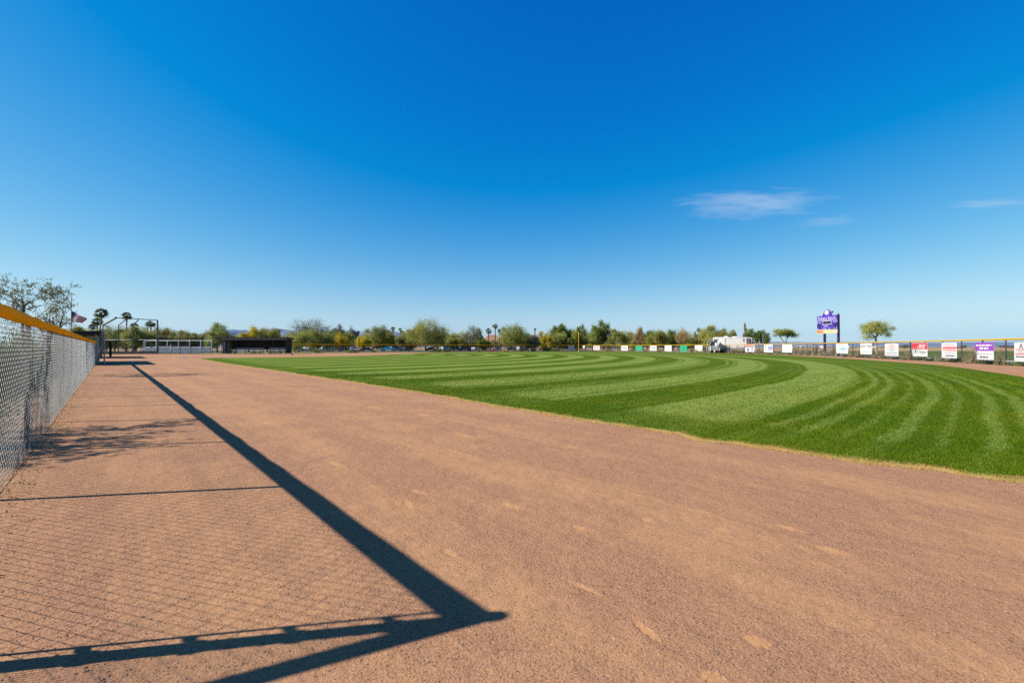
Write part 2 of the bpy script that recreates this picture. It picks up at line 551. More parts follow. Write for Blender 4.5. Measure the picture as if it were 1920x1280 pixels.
def mow_mat():
    m, t, out = base_mat('mown_grass')
    g = node(t, 'ShaderNodeNewGeometry')
    pos = g.outputs['Position']
    at_ = node(t, 'ShaderNodeAttribute', attribute_name='edge')
    edge = at_.outputs['Fac']
    s = node(t, 'ShaderNodeSeparateXYZ', ins={0: pos})
    dx = mth(t, 'SUBTRACT', s.outputs[0], HOME.x)
    dy = mth(t, 'SUBTRACT', s.outputs[1], HOME.y)
    r = mth(t, 'SQRT', mth(t, 'ADD', mth(t, 'MULTIPLY', dx, dx), mth(t, 'MULTIPLY', dy, dy)))
    w = mth(t, 'MULTIPLY', mth(t, 'SUBTRACT', noise_tex(t, pos, 0.18, 3), 0.5), 0.6)
    w2 = mth(t, 'MULTIPLY', mth(t, 'SUBTRACT', noise_tex(t, pos, 2.5, 4), 0.5), 0.3)
    rw = mth(t, 'ADD', mth(t, 'ADD', r, w), w2)
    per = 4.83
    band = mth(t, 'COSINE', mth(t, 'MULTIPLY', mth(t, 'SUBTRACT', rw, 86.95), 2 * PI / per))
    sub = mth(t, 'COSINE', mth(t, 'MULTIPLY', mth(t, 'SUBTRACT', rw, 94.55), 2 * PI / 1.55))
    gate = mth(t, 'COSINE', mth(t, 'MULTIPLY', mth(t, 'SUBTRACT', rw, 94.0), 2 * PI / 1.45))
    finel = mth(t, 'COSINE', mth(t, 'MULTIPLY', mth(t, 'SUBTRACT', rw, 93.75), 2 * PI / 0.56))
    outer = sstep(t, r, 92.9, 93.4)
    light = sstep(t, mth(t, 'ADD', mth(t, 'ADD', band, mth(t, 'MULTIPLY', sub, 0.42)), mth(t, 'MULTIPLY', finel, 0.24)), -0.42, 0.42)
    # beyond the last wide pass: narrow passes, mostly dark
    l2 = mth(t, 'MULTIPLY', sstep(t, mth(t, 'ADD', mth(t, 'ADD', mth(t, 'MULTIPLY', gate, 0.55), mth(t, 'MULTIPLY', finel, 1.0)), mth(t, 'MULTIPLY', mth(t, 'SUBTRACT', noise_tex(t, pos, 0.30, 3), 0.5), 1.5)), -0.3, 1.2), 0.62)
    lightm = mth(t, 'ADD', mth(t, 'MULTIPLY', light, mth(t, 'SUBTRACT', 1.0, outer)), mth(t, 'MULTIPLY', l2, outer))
    # last lap of the mower along the edge is cut the other way
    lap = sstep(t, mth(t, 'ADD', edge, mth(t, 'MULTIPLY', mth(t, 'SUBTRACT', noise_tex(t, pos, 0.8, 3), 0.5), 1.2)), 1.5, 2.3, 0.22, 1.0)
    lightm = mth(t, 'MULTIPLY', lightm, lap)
    ang = mth(t, 'ARCTAN2', dy, dx)
    sv_ = node(t, 'ShaderNodeCombineXYZ', ins={0: mth(t, 'MULTIPLY', rw, 1.5), 1: mth(t, 'MULTIPLY', ang, 16.0)})
    streak = noise_tex(t, sv_.outputs[0], 1.3, 4, 0.6)
    patch = noise_tex(t, pos, 0.35, 4, 0.6)
    tuft = noise_tex(t, pos, 9.0, 5, 0.75)
    fine = noise_tex(t, pos, 55.0, 4, 0.75)
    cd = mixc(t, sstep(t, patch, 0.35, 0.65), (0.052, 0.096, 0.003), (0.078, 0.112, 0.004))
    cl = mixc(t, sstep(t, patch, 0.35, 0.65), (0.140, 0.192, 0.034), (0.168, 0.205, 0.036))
    c = mixc(t, lightm, cd, cl)  # stripe sheen from the lean of the blades is painted as colour
    v = mth(t, 'ADD', mth(t, 'MULTIPLY', sstep(t, tuft, 0.25, 0.75), 0.26), mth(t, 'ADD', mth(t, 'MULTIPLY', sstep(t, fine, 0.25, 0.75), 0.28), mth(t, 'ADD', 0.56, mth(t, 'MULTIPLY', streak, 0.44))))
    c = mixc(t, 1.0, c, node(t, 'ShaderNodeCombineColor', ins={0: v, 1: v, 2: v}).outputs[0], 'MULTIPLY')
    # straw where the mower has scalped it, and the dry rim
    scalp = mth(t, 'MULTIPLY', sstep(t, noise_tex(t, pos, 1.7, 5, 0.7), 0.60, 0.80), mth(t, 'MULTIPLY', sstep(t, edge, 2.2, 0.4), 0.6))
    c = mixc(t, scalp, c, (0.19, 0.14, 0.03))
    dry = sstep(t, mth(t, 'ADD', edge, mth(t, 'MULTIPLY', mth(t, 'SUBTRACT', noise_tex(t, pos, 2.2, 5, 0.75), 0.5), 0.6)), 0.26, 0.02)
    c = mixc(t, dry, c, mixc(t, tuft, (0.29, 0.17, 0.05), (0.38, 0.26, 0.09)))
    bp = node(t, 'ShaderNodeBump', ins={'Height': mth(t, 'ADD', noise_tex(t, pos, 26.0, 4, 0.7), tuft), 'Strength': 0.6, 'Distance': 0.03})
    d = node(t, 'ShaderNodeBsdfPrincipled', ins={'Base Color': c, 'Roughness': 0.85, 'Specular IOR Level': 0.03, 'Normal': bp.outputs[0]})
    tr = node(t, 'ShaderNodeBsdfTranslucent', ins={0: c})
    mx = node(t, 'ShaderNodeMixShader', ins={0: 0.12, 1: d.outputs[0], 2: tr.outputs[0]})
    t.links.new(mx.outputs[0], out.inputs[0])
    return m


MOW = mow_mat()
n = len(grass_poly)
rings = []
smoothed = [Vector(p) for p in gp]
nrm = []
for i in range(n):
    d = smoothed[(i + 4) % n] - smoothed[i - 4]
    nv = Vector((-d.y, d.x, 0)).normalized()
    nrm.append(nv)
area = sum(grass_poly[i].x * grass_poly[(i + 1) % n].y - grass_poly[(i + 1) % n].x * grass_poly[i].y for i in range(n))
sgn = 1 if area > 0 else -1
mb = MB()
ed = []
for off, z in ((0, 0.022), (0.12, 0.045), (0.5, 0.05), (1.4, 0.05), (3.0, 0.05)):
    for i in range(n):
        p = grass_poly[i] * (1 if off < 0.3 else 0) + (smoothed[i] if off >= 0.3 else Vector((0, 0, 0))) + nrm[i] * (sgn * off)
        mb.v.append((p.x, p.y, z))
        ed.append(off)
for k in range(4):
    for i in range(n):
        j = (i + 1) % n
        mb.f.append((k * n + i, k * n + j, (k + 1) * n + j, (k + 1) * n + i) if sgn > 0 else (k * n + j, k * n + i, (k + 1) * n + i, (k + 1) * n + j))
        mb.mi.append(0)
mb.f.append(tuple(4 * n + i for i in (range(n) if sgn > 0 else range(n - 1, -1, -1))))
mb.mi.append(0)
field = mb.build('outfield_grass', MOW)
a = field.data.attributes.new('edge', 'FLOAT', 'POINT')
a.data.foreach_set('value', ed)
tag(field, 'mown outfield grass with curved light and dark stripes', kind='structure')

# blades along the nearest part of the grass
npr = np.random.default_rng(5)
GP = np.array([[p.x, p.y] for p in grass_poly])


def edge_dist(P):
    A = GP
    B = np.roll(GP, -1, axis=0)
    sel = (A[:, 1] < 40)
    A, B = A[sel], B[sel]
    best = np.full(len(P), 1e9)
    side = np.zeros(len(P))
    for i in range(0, len(A)):
        ab = B[i] - A[i]
        L2 = max((ab ** 2).sum(), 1e-9)
        t_ = np.clip(((P - A[i]) @ ab) / L2, 0, 1)
        q = A[i] + t_[:, None] * ab
        d = np.hypot(P[:, 0] - q[:, 0], P[:, 1] - q[:, 1])
        cr = ab[0] * (P[:, 1] - A[i, 1]) - ab[1] * (P[:, 0] - A[i, 0])
        m_ = d < best
        best[m_] = d[m_]
        side[m_] = np.sign(cr[m_]) * sgn
    return best * side


cand = []
for (y0, y1, dens, sc) in ((4.2, 7, 1900, 0.85), (7, 11, 800, 1.1), (11, 17, 330, 1.5), (17, 26, 110, 2.0)):
    x0, x1 = -1.0 * y1 * 0.5, 1.16 * y1
    m_ = int((x1 - x0) * (y1 - y0) * dens)
    P = np.column_stack((npr.uniform(x0, x1, m_), npr.uniform(y0, y1, m_)))
    lim = P[:, 0] < P[:, 1] * 1.16
    P = P[lim]
    # quick half-plane rejection along the near edge
    hp = (P[:, 0] - 5.64) * 0.743 + (P[:, 1] - 5.01) * 0.669
    P = P[hp > -0.5]
    cand.append((P, sc))
V, E = [], []
for P, sc in cand:
    e = edge_dist(P)
    keep = e > -0.03 - 0.45 * npr.random(len(P)) ** 2 * (npr.random(len(P)) < 0.12)
    P, e = P[keep], np.maximum(e[keep], 0)
    k = len(P)
    h = npr.uniform(0.018, 0.042, k) * (0.8 + 0.25 * sc) * np.where(e < 0.25, 0.7, 1.0)
    wd = npr.uniform(0.003, 0.006, k) * sc * 1.4
    th = npr.uniform(0, 2 * PI, k)
    ln = npr.uniform(0.2, 1.1, k) * h
    la = npr.uniform(0, 2 * PI, k)
    base = np.column_stack((P, np.full(k, 0.040)))
    base[:, 2] = np.where(e < 0.1, 0.022, 0.044)
    dxy = np.column_stack((np.cos(th) * wd, np.sin(th) * wd, np.zeros(k)))
    tip = base + np.column_stack((np.cos(la) * ln, np.sin(la) * ln, h))
    tri = np.stack((base - dxy, base + dxy, tip), axis=1).reshape(-1, 3)
    V.append(tri)
    E.append(np.repeat(e, 3))
bl = link('grass_blades', quads_mesh('grass_blades', np.concatenate(V), MOW, quad=False, attrs={'edge': np.concatenate(E)}))
tag(bl, 'short mown grass blades with a straw coloured rim', 'grass', kind='stuff')

# grit scattered over the near track
P = []
PEB = mat('grit_stone', (0.30, 0.19, 0.145), 0.9, 0, 0.5, 40)
m_ = 15000
yy_ = 1.7 * (9.0 / 1.7) ** npr.random(m_)
xx_ = npr.uniform(-1.35, 1.25, m_) * yy_
keep = ((xx_ + 2.95) * FN.x + (yy_ - 2.23) * FN.y > -0.3) & ((xx_ - 5.64) * 0.743 + (yy_ - 5.01) * 0.669 < 0)
xx_, yy_ = xx_[keep], yy_[keep]
oct_v = np.array([(1, 0, 0), (-1, 0, 0), (0, 1, 0), (0, -1, 0), (0, 0, 1), (0, 0, -1)], float)
oct_f = np.array([(0, 2, 4), (2, 1, 4), (1, 3, 4), (3, 0, 4), (2, 0, 5), (1, 2, 5), (3, 1, 5), (0, 3, 5)])
k = len(xx_)
sz = 0.0022 + 0.0042 * npr.random(k) ** 3
V = oct_v[None] * npr.uniform(0.6, 1.3, (k, 6, 1)) * sz[:, None, None] * np.array([1, 1, 0.7])
th = npr.uniform(0, 6.28, k)
X = V[:, :, 0] * np.cos(th)[:, None] - V[:, :, 1] * np.sin(th)[:, None] + xx_[:, None]
Y = V[:, :, 0] * np.sin(th)[:, None] + V[:, :, 1] * np.cos(th)[:, None] + yy_[:, None]
V = np.stack((X, Y, V[:, :, 2] + 0.0215), axis=2)
tri = V[:, oct_f, :].reshape(-1, 3)
tag(link('grit', quads_mesh('grit', tri, PEB, quad=False)), 'loose grit scattered over the red dirt track', 'grit', kind='stuff')

# other ground covers
G_GOLF = lawn_mat('fairway_grass', (0.050, 0.075, 0.010), (0.085, 0.105, 0.018))
G_DRY = lawn_mat('dry_grass', (0.12, 0.115, 0.028), (0.20, 0.17, 0.05))
G_TAN = lawn_mat('tan_field', (0.26, 0.165, 0.065), (0.38, 0.25, 0.11), 0.02)
ASPH = mat('asphalt', (0.055, 0.055, 0.058), 0.9, 0, 0.2, 0.4, bump=0.2)
off = [p + (ARC[min(i + 1, len(ARC) - 1)] - ARC[max(i - 1, 0)]).normalized().cross(Vector((0, 0, 1))) * -1 for i, p in enumerate(ARC)]


def arc_off(d):
    res = []
    for i, p in enumerate(ARC):
        tdir = (ARC[min(i + 1, len(ARC) - 1)] - ARC[max(i - 1, 0)]).normalized()
        nv = Vector((-tdir.y, tdir.x, 0))
        if nv.dot(p - HOME) < 0:
            nv = -nv
        res.append(p + nv * d)
    return res


o1, o2, o3, o4 = arc_off(2.2), arc_off(6.5), arc_off(9.5), arc_off(9.6)
sheet('fairway', [*o4[10:], Vector((60, -10, 0)), Vector((150, 30, 0)), Vector((210, 150, 0)), Vector((190, 170, 0)), Vector((120, 160, 0))], 0.018, G_GOLF)
sheet('cart_path', [*o2[2:], *reversed(o3[2:])], 0.026, CONC)
sheet('tan_field', [Vector((70, 235, 0)), Vector((240, 170, 0)), Vector((700, 300, 0)), Vector((1500, 1500, 0)), Vector((300, 1500, 0))], 0.012, G_TAN)
sheet('grass_verge', [at(380, 99.5), at(543, 107.3), POLE + Vector((-1, 1.3, 0)), Vector((24, 172, 0)), Vector((-30, 150, 0)), Vector((-110, 140, 0)), Vector((-110, 99.5, 0))], 0.014, G_DRY)
sheet('car_park', [Vector((-110, 142, 0)), Vector((-30, 152, 0)), Vector((34, 176, 0)), Vector((40, 215, 0)), Vector((-130, 200, 0))], 0.02, ASPH)

# hills far off, as real ridges
HILL = mat('hill_rock', (0.20, 0.19, 0.21), 1.0, 0, 0.25, 0.002)


def ridge(name, prof, D, depth, label=None):
    """prof: (px, top row) pairs along the skyline; a ridge body with a sloping front and back"""
    xs = np.linspace(prof[0][0], prof[-1][0], 150)
    hs_ = np.interp(xs, [p[0] for p in prof], [p[1] for p in prof])
    rows = 20
    mb = MB()
    for j in range(rows):
        t_ = j / (rows - 1)
        Y = D + (t_ - 0.5) * depth
        k = math.sin(PI * t_) ** 0.9
        for i, x in enumerate(xs):
            X = (x - 960) / F * D
            top = max(0, zat(hs_[i], D))
            nz = noise.fractal(Vector((X / 1800, Y / 1800, 5)), 1.0, 2.0, 5) * 0.30 * math.sin(PI * t_ * 0.98 + 0.03) * (0.25 if 0.4 < t_ < 0.6 else 1)
            mb.v.append((X, Y, max(-5, top * (k + nz * 0.8)) - (6 if j in (0, rows - 1) else 0)))
    w_ = len(xs)
    for j in range(rows - 1):
        for i in range(w_ - 1):
            mb.f.append((j * w_ + i, j * w_ + i + 1, (j + 1) * w_ + i + 1, (j + 1) * w_ + i))
            mb.mi.append(0)
    o = mb.build(name, HILL)
    tag(o, label, kind='structure')


ridge('hills', [(395, 650), (425, 622), (437, 617.5), (448, 619), (462, 624), (480, 628), (500, 622), (520, 617), (534, 617), (548, 620), (566, 622), (590, 627), (625, 630),
                (655, 621), (672, 620), (685, 624), (700, 621), (722, 618), (740, 622), (756, 628), (790, 634), (840, 642), (900, 650)], 30000, 9000)
ridge('hills', [(1240, 650), (1330, 645), (1400, 641), (1450, 640.5), (1520, 642), (1600, 641), (1690, 643), (1760, 642.5), (1850, 641.5), (1950, 643.5), (2050, 641), (2150, 649)], 32000, 9000)

# ------------------------------------------------------------------ chain link fences
WP = 3.048


def link_panel(W=WP, H=1.80, z0=0.03, pitch=0.060, r=0.0024, mid=True):
    nw = int(round(W / pitch))
    pitch = W / nw
    step = 0.051
    ns = int((H - z0) / step)
    per = 2 if mid else 1
    zz = z0 + np.arange(ns * per + 1) * step / per
    even = np.arange(ns * per + 1)
    tri = np.array([(0, 1), (0.87, -0.5), (-0.87, -0.5)]) * r
    V, Fc = [], []
    for k in range(nw):
        ph = 1 if k % 2 == 0 else -1
        if mid:
            c = np.cos(even * PI / 2) * pitch * 0.5 * ph
            yv = np.sin(even * PI / 2) * 0.0045 * ph
            c = c + (k + 0.5) * pitch
        else:
            c = np.cos(even * PI) * pitch * 0.5 * ph + (k + 0.5) * pitch
            yv = np.zeros(len(zz))
        base = len(V) * 0
        P = np.stack((c, yv, zz), axis=1)
        ring = P[:, None, :] + np.concatenate((tri, np.zeros((3, 1))), axis=1)[None]
        V.append(ring.reshape(-1, 3))
    nr = len(zz)
    allv = np.concatenate(V)
    for k in range(nw):
        o = k * nr * 3
        i = np.arange(nr - 1)
        for e in range(3):
            e2 = (e + 1) % 3
            Fc.append(np.stack((o + i * 3 + e, o + i * 3 + e2, o + (i + 1) * 3 + e2, o + (i + 1) * 3 + e), axis=1))
    Fc = np.concatenate(Fc).astype(np.int32)
    me = bpy.data.meshes.new('chain_link')
    me.vertices.add(len(allv))
    me.vertices.foreach_set('co', allv.astype(np.float32).ravel())
    me.loops.add(Fc.size)
    me.loops.foreach_set('vertex_index', Fc.ravel())
    me.polygons.add(len(Fc))
    me.polygons.foreach_set('loop_start', np.arange(0, Fc.size, 4, dtype=np.int32))
    me.update(calc_edges=True)
    return me


PANEL = link_panel()
PANEL.materials.append(GALV)
PANEL_DK = PANEL.copy()
PANEL_DK.materials.clear()
PANEL_DK.materials.append(GALV_DK)


def run_panels(root, base, pts, Hc, me, name='chain_link_mesh', z0=0.0):
    for i in range(len(pts) - 1):
        a, b = pts[i], pts[i + 1]
        d = b - a
        o = link(name, me, root)
        o.location = (a.x - base.x, a.y - base.y, z0)
        o.rotation_euler = (0, 0, math.atan2(d.y, d.x))
        o.scale = (d.length / WP, 1, (Hc - z0) / 1.80)


def cap_tube(root, base, pts, Hc, r, seed=0, fine=0.25, amp=0.012, mats=CAPM):
    """the plastic fence-top cap: one long slightly wavy tube with a slit below"""
    L = [0]
    for i in range(1, len(pts)):
        L.append(L[-1] + (pts[i] - pts[i - 1]).length)
    m = max(2, int(L[-1] / fine))
    P = []
    for k in range(m + 1):
        s = L[-1] * k / m
        i = max(j for j in range(len(L)) if L[j] <= s + 1e-6)
        i = min(i, len(pts) - 2)
        t_ = (s - L[i]) / max(L[i + 1] - L[i], 1e-6)
        p = pts[i].lerp(pts[i + 1], t_) - base
        sag = -0.012 * math.sin(PI * t_) * (1 if amp else 0)
        P.append((p.x + amp * noise.noise(Vector((s * 0.9, seed, 0))), p.y + amp * noise.noise(Vector((s * 0.9, seed, 7))),
                  Hc + sag + amp * noise.noise(Vector((s * 1.1, seed, 3)))))
    mbx = MB()
    rad = [r * (1 + 0.04 * noise.noise(Vector((k * fine * 1.5, seed, 9)))) for k in range(m + 1)]
    mbx.tube(P, rad, 14, flat=(0.86, 1.0))
    return mbx.build('cap', mats, root, smooth=True)


def post(root, loc, h, r=0.03, m=POST_DK, dome=True, name='post', n=10):
    mbx = MB()
    x, y = loc
    pts = [(x, y, -0.05), (x, y, h)]
    rr = [r, r]
    if dome:
        pts += [(x, y, h + 0.002), (x, y, h + r * 0.8), (x, y, h + r * 1.3)]
        rr += [r * 1.12, r * 0.95, r * 0.35]
    mbx.tube(pts, rr, n)
    return mbx.build(name, m, root, smooth=False)


# near foul-line fence on the left
HN = 1.88
ns_ = [0, 3.2] + [3.2 + 3.05 * i for i in range(1, 15)] + [47.4]
npts = [CORNER + FD * s for s in ns_]
fence = thing('chain_link_fence', 'grey chain link fence under a yellow cap, running away along the left of the dirt', 'fence', CORNER)
run_panels(fence, CORNER, npts, HN - 0.05, PANEL)
cap_tube(fence, CORNER, npts, HN, 0.071, 1, amp=0.020)
for i, p in enumerate(npts[1:]):
    q = p - CORNER - FN * 0.05
    post(fence, (q.x, q.y), HN, 0.029, POST_DK, dome=False)
mb = MB()
mb.tube([npts[0] - CORNER - FN * 0.05 + Vector((0, 0, HN - 0.04)), npts[-1] - CORNER - FN * 0.05 + Vector((0, 0, HN - 0.04))], 0.021, 8)
mb.build('top_rail', POST_DK, fence)
mb = MB()
bpts = []
for k in range(190):
    s = k * 0.25
    p = FD * s
    bpts.append((p.x, p.y, 0.045 + 0.012 * noise.noise(Vector((s * 0.8, 2, 0)))))
mb.tube(bpts, 0.0035, 5)
mb.build('tension_wire', GALV, fence)

# return fence at the corner beside the photographer, with the stout corner post
RD = Vector((-0.903, -0.430, 0)).normalized()
rp = [CORNER + RD * s for s in (0.0, 3.05, 6.1, 9.15)]
ret = thing('chain_link_fence', 'chain link return fence with stout corner post, shadow of it at the bottom left', 'fence', CORNER)
run_panels(ret, CORNER, rp, HN - 0.05, PANEL)
cap_tube(ret, CORNER, rp, HN, 0.066, 4, amp=0.012)
for p in rp[1:]:
    q = p - CORNER
    post(ret, (q.x, q.y), HN, 0.029, POST_DK, dome=False)
post(ret, (0.0, 0.0), 1.945, 0.046, POST_GREY, name='corner_post', n=16)
for z in (0.3, 0.62, 0.94, 1.26, 1.6):
    mb = MB()
    mb.tube([(0, 0, z - 0.014), (0, 0, z + 0.014)], 0.058, 14)
    q = FD * 0.09
    mb.box((q.x, q.y, z), (0.05, 0.03, 0.03), rz=math.atan2(FD.y, FD.x))
    mb.build('tension_band', POST_GREY, ret)
mb = MB()
q = FD * 0.11
mb.box((q.x, q.y, 0.93), (0.018, 0.008, 1.75), rz=math.atan2(FD.y, FD.x))
mb.build('tension_bar', POST_GREY, ret)

# outfield fence round the right, and the foul-line fence on the far side
HO = 2.13
arc_f = thing('outfield_fence', 'curved chain link outfield fence with bright yellow cap, hung with signs', 'fence', ARC[0])
b0 = ARC[0]
run_panels(arc_f, b0, ARC, HO - 0.05, PANEL_DK)
cap_tube(arc_f, b0, ARC, HO, 0.070, 8, fine=0.6, amp=0.01)
for i, p in enumerate(ARC):
    q = p - b0
    out_ = (p - HOME).normalized() * 0.05
    post(arc_f, (q.x + out_.x, q.y + out_.y), HO, 0.042 if i % 4 else 0.055, POST_DK, dome=False)
nf = 26
fpts = [FAR_A.lerp(POLE, i / nf) for i in range(nf + 1)]
farf = thing('chain_link_fence', 'far foul line chain link fence with thin yellow cap, in front of the parked cars', 'fence', FAR_A)
run_panels(farf, FAR_A, fpts, HO - 0.05, PANEL_DK)
cap_tube(farf, FAR_A, fpts, HO, 0.062, 12, fine=1.0, amp=0.015)
for i, p in enumerate(fpts):
    q = p - FAR_A
    post(farf, (q.x, q.y + 0.05), HO if i else 3.5, 0.045 if i % 4 else 0.07, POST_DK, dome=False)

pole = thing('foul_pole', 'tall slim yellow foul pole where the far fences meet', 'foul pole', POLE + Vector((-1.2, -0.6, 0)))
mb = MB()
mb.tube([(0, 0, 0), (0, 0, zat(623, 162))], 0.11, 12)
mb.build('pole', mat('yellow_pole_paint', (0.78, 0.44, 0.012), 0.4), pole)
mb = MB()
mb.tube([(0, 0, 0), (0, 0, 0.25)], [0.3, 0.22], 12)
mb.build('footing', CONC, pole)

# ------------------------------------------------------------------ lettering and signs
TXT = {}


def text_geo(s):
    if s in TXT:
        return TXT[s]
    cu = bpy.data.curves.new('lettering', 'FONT')
    cu.body = s
    cu.size = 1.0
    cu.resolution_u = 2
    ob = bpy.data.objects.new('lettering', cu)
    COL.objects.link(ob)
    dg = bpy.context.evaluated_depsgraph_get()
    me = bpy.data.meshes.new_from_object(ob.evaluated_get(dg))
    vs = [(v.co.x, v.co.y) for v in me.vertices]
    fs = [tuple(p.vertices) for p in me.polygons]
    bpy.data.objects.remove(ob)
    bpy.data.curves.remove(cu)
    bpy.data.meshes.remove(me)
    TXT[s] = (vs, fs)
    return TXT[s]


def put_text(mb, s, xc, zc, w, h, y, squash=False):
    """centred text in a box w x h on the plane y, facing -y"""
    vs, fs = text_geo(s)
    x0, x1 = min(v[0] for v in vs), max(v[0] for v in vs)
    z0, z1 = min(v[1] for v in vs), max(v[1] for v in vs)
    kx, kz = w / (x1 - x0), h / (z1 - z0)
    if not squash:
        kx = kz = min(kx, kz)
    mb.add([(xc + (v[0] - (x0 + x1) / 2) * kx, y, zc + (v[1] - (z0 + z1) / 2) * kz) for v in vs], fs)


def put_rect(mb, x0, z0, x1, z1, y, skew=0.0):
    mb.add([(x0, y, z0), (x1, y, z0 + skew), (x1, y, z1 + skew), (x0, y, z1)], [(0, 1, 2, 3)])


def put_ring(mb, xc, zc, rx, rz_, wd, y, a0=0.0, a1=2 * PI, n=28):
    vs, fs = [], []
    for i in range(n + 1):
        t_ = a0 + (a1 - a0) * i / n
        for k in (1, 0):
            vs.append((xc + math.cos(t_) * (rx - wd * k), y, zc + math.sin(t_) * (rz_ - wd * k)))
    for i in range(n):
        fs.append((2 * i, 2 * i + 1, 2 * i + 3, 2 * i + 2))
    mb.add(vs, fs)


def put_disc(mb, xc, zc, rx, rz_, y, n=24):
    mb.add([(xc + math.cos(2 * PI * i / n) * rx, y, zc + math.sin(2 * PI * i / n) * rz_) for i in range(n)], [tuple(range(n))])


INK = {
    'black': mat('ink_black', (0.03, 0.03, 0.035), 0.6), 'grey': mat('ink_grey', (0.13, 0.14, 0.15), 0.6), 'pale': mat('ink_palegrey', (0.30, 0.32, 0.33), 0.6),
    'red': mat('ink_red', (0.62, 0.035, 0.05), 0.5), 'dred': mat('ink_darkred', (0.42, 0.06, 0.05), 0.5), 'pink': mat('ink_pink', (0.60, 0.24, 0.22), 0.5),
    'purple': mat('ink_purple', (0.26, 0.055, 0.40), 0.5), 'navy': mat('ink_blue', (0.16, 0.18, 0.42), 0.5), 'teal': mat('ink_teal', (0.16, 0.48, 0.52), 0.5),
    'white': WHITE, 'green': mat('ink_green', (0.0, 0.36, 0.16), 0.5), 'lime': mat('ink_lime', (0.18, 0.32, 0.10), 0.5), 'orange': mat('ink_orange', (0.70, 0.22, 0.08), 0.5),
}


def greek(mb, x0, x1, zc, h, y, r, unit=0.09):
    """a row of small unreadable print, as word-sized marks"""
    x = x0
    while x < x1 - 0.02:
        w_ = min(unit * r.uniform(0.5, 1.5), x1 - x)
        put_rect(mb, x, zc - h / 2, x + w_ * 0.84, zc + h / 2, y)
        x += w_


FENCE_LINE = [p for p in fpts] + ARC[1:]


def hit_fence(px):
    k = (px - 960) / F
    best = None
    for line in (fpts, ARC):
        for i in range(len(line) - 1):
            a, b = line[i], line[i + 1]
            fa, fb = a.x - k * a.y, b.x - k * b.y
            if fa * fb <= 0 and fa != fb:
                p = a.lerp(b, fa / (fa - fb))
                if best is None or p.y < best[0].y:
                    best = (p, (b - a).normalized())
    return best


def sign(px0, px1, py0, py1, label, cat, body, draw=None, name='fence_sign', group=None):
    pa, td = hit_fence(px0 + 0.5)
    pb, _ = hit_fence(px1 - 0.5)
    c = (pa + pb) / 2
    d = (pb - pa)
    w_ = d.length
    if d.x < 0 and False:
        d = -d
    rz = math.atan2(d.y, d.x)
    nin = Vector((math.sin(rz), -math.cos(rz), 0))       # local -y, towards the field
    Y = c.y
    z1, z0 = zat(py0, Y), zat(py1, Y)
    z1 = min(z1, HO - 0.12)
    root = thing(name, label, cat, c + nin * 0.06, rz, group)
    mbx = MB()
    mbx.box((0, 0.0, (z0 + z1) / 2), (w_, 0.012, z1 - z0))
    mbx.build('panel', body, root)
    mbx = MB()
    for sx in (-1, 1):
        for z in (z0 + 0.06, z1 - 0.06):
            mbx.tube([(sx * (w_ / 2 - 0.05), 0.055, z), (sx * (w_ / 2 - 0.05), -0.012, z)], 0.012, 6)
    mbx.build('cable_tie', POST_DK, root)
    if draw:
        layers = {}
        r = random.Random(int(px0))

        def L(ink, part='lettering'):
            return layers.setdefault((ink, part), MB())
        draw(L, w_, z0, z1, r)
        for i, ((ink, part), mbx) in enumerate(layers.items()):
            o = mbx.build(part, INK[ink], root)
            o.location.y = -0.009 - 0.0025 * i
    return root


def d_lines(ink, rows, head=None, headink='black'):
    def f(L, w, z0, z1, r):
        h = z1 - z0
        for (u, hh, a, b) in rows:
            greek(L(ink), -w / 2 + a * w, -w / 2 + b * w, z1 - u * h, hh * h, 0, r, w * 0.12)
        if head:
            put_text(L(headink, 'heading'), head[0], 0, z1 - head[1] * h, w * head[3], h * head[2], 0, True)
    return f


def d_block(L, w, z0, z1, r):                          # white sign with a blue block at its right
    h = z1 - z0
    put_rect(L('navy', 'colour_block'), -w * 0.02, z0 + h * 0.30, w * 0.46, z1 - h * 0.2, 0)
    for u in (0.32, 0.46, 0.60):
        greek(L('white'), w * 0.02, w * 0.42, z1 - u * h, h * 0.05, 0, r, w * 0.14)
    put_ring(L('grey', 'emblem'), -w * 0.3, z1 - h * 0.2, w * 0.07, h * 0.1, w * 0.03, 0)
    greek(L('pale', 'small_print'), -w * 0.44, -w * 0.08, z0 + h * 0.3, h * 0.05, 0, r)


def d_teal(L, w, z0, z1, r):
    h = z1 - z0
    greek(L('pale', 'small_print'), -w * 0.42, w * 0.3, z1 - h * 0.2, h * 0.05, 0, r)
    t_ = L('teal', 'emblem')
    for u, a, b in ((0.40, -0.28, 0.3), (0.48, -0.4, 0.42), (0.56, -0.34, 0.36), (0.64, -0.24, 0.44)):
        put_rect(t_, a * w, z1 - (u + 0.03) * h, b * w, z1 - (u - 0.015) * h, 0)
    put_disc(L('navy', 'dot'), w * 0.06, z1 - h * 0.52, w * 0.05, h * 0.07, 0)
    greek(L('pale', 'small_print'), -w * 0.3, w * 0.4, z0 + h * 0.14, h * 0.05, 0, r)


def d_food(L, w, z0, z1, r):
    h = z1 - z0
    mbx = L('black', 'heading')
    word = "Food Town"
    letters = [c for c in word]
    for i, c in enumerate(letters):
        if c == ' ':
            continue
        u = (i - 4) / 4.4
        put_text(mbx, c, u * w * 0.44, z1 - h * (0.23 + 0.09 * u * u), w * 0.085, h * (0.26 - 0.06 * u * u), 0, True)
    greek(L('pale', 'small_print'), -w * 0.36, w * 0.36, z0 + h * 0.2, h * 0.04, 0, r)


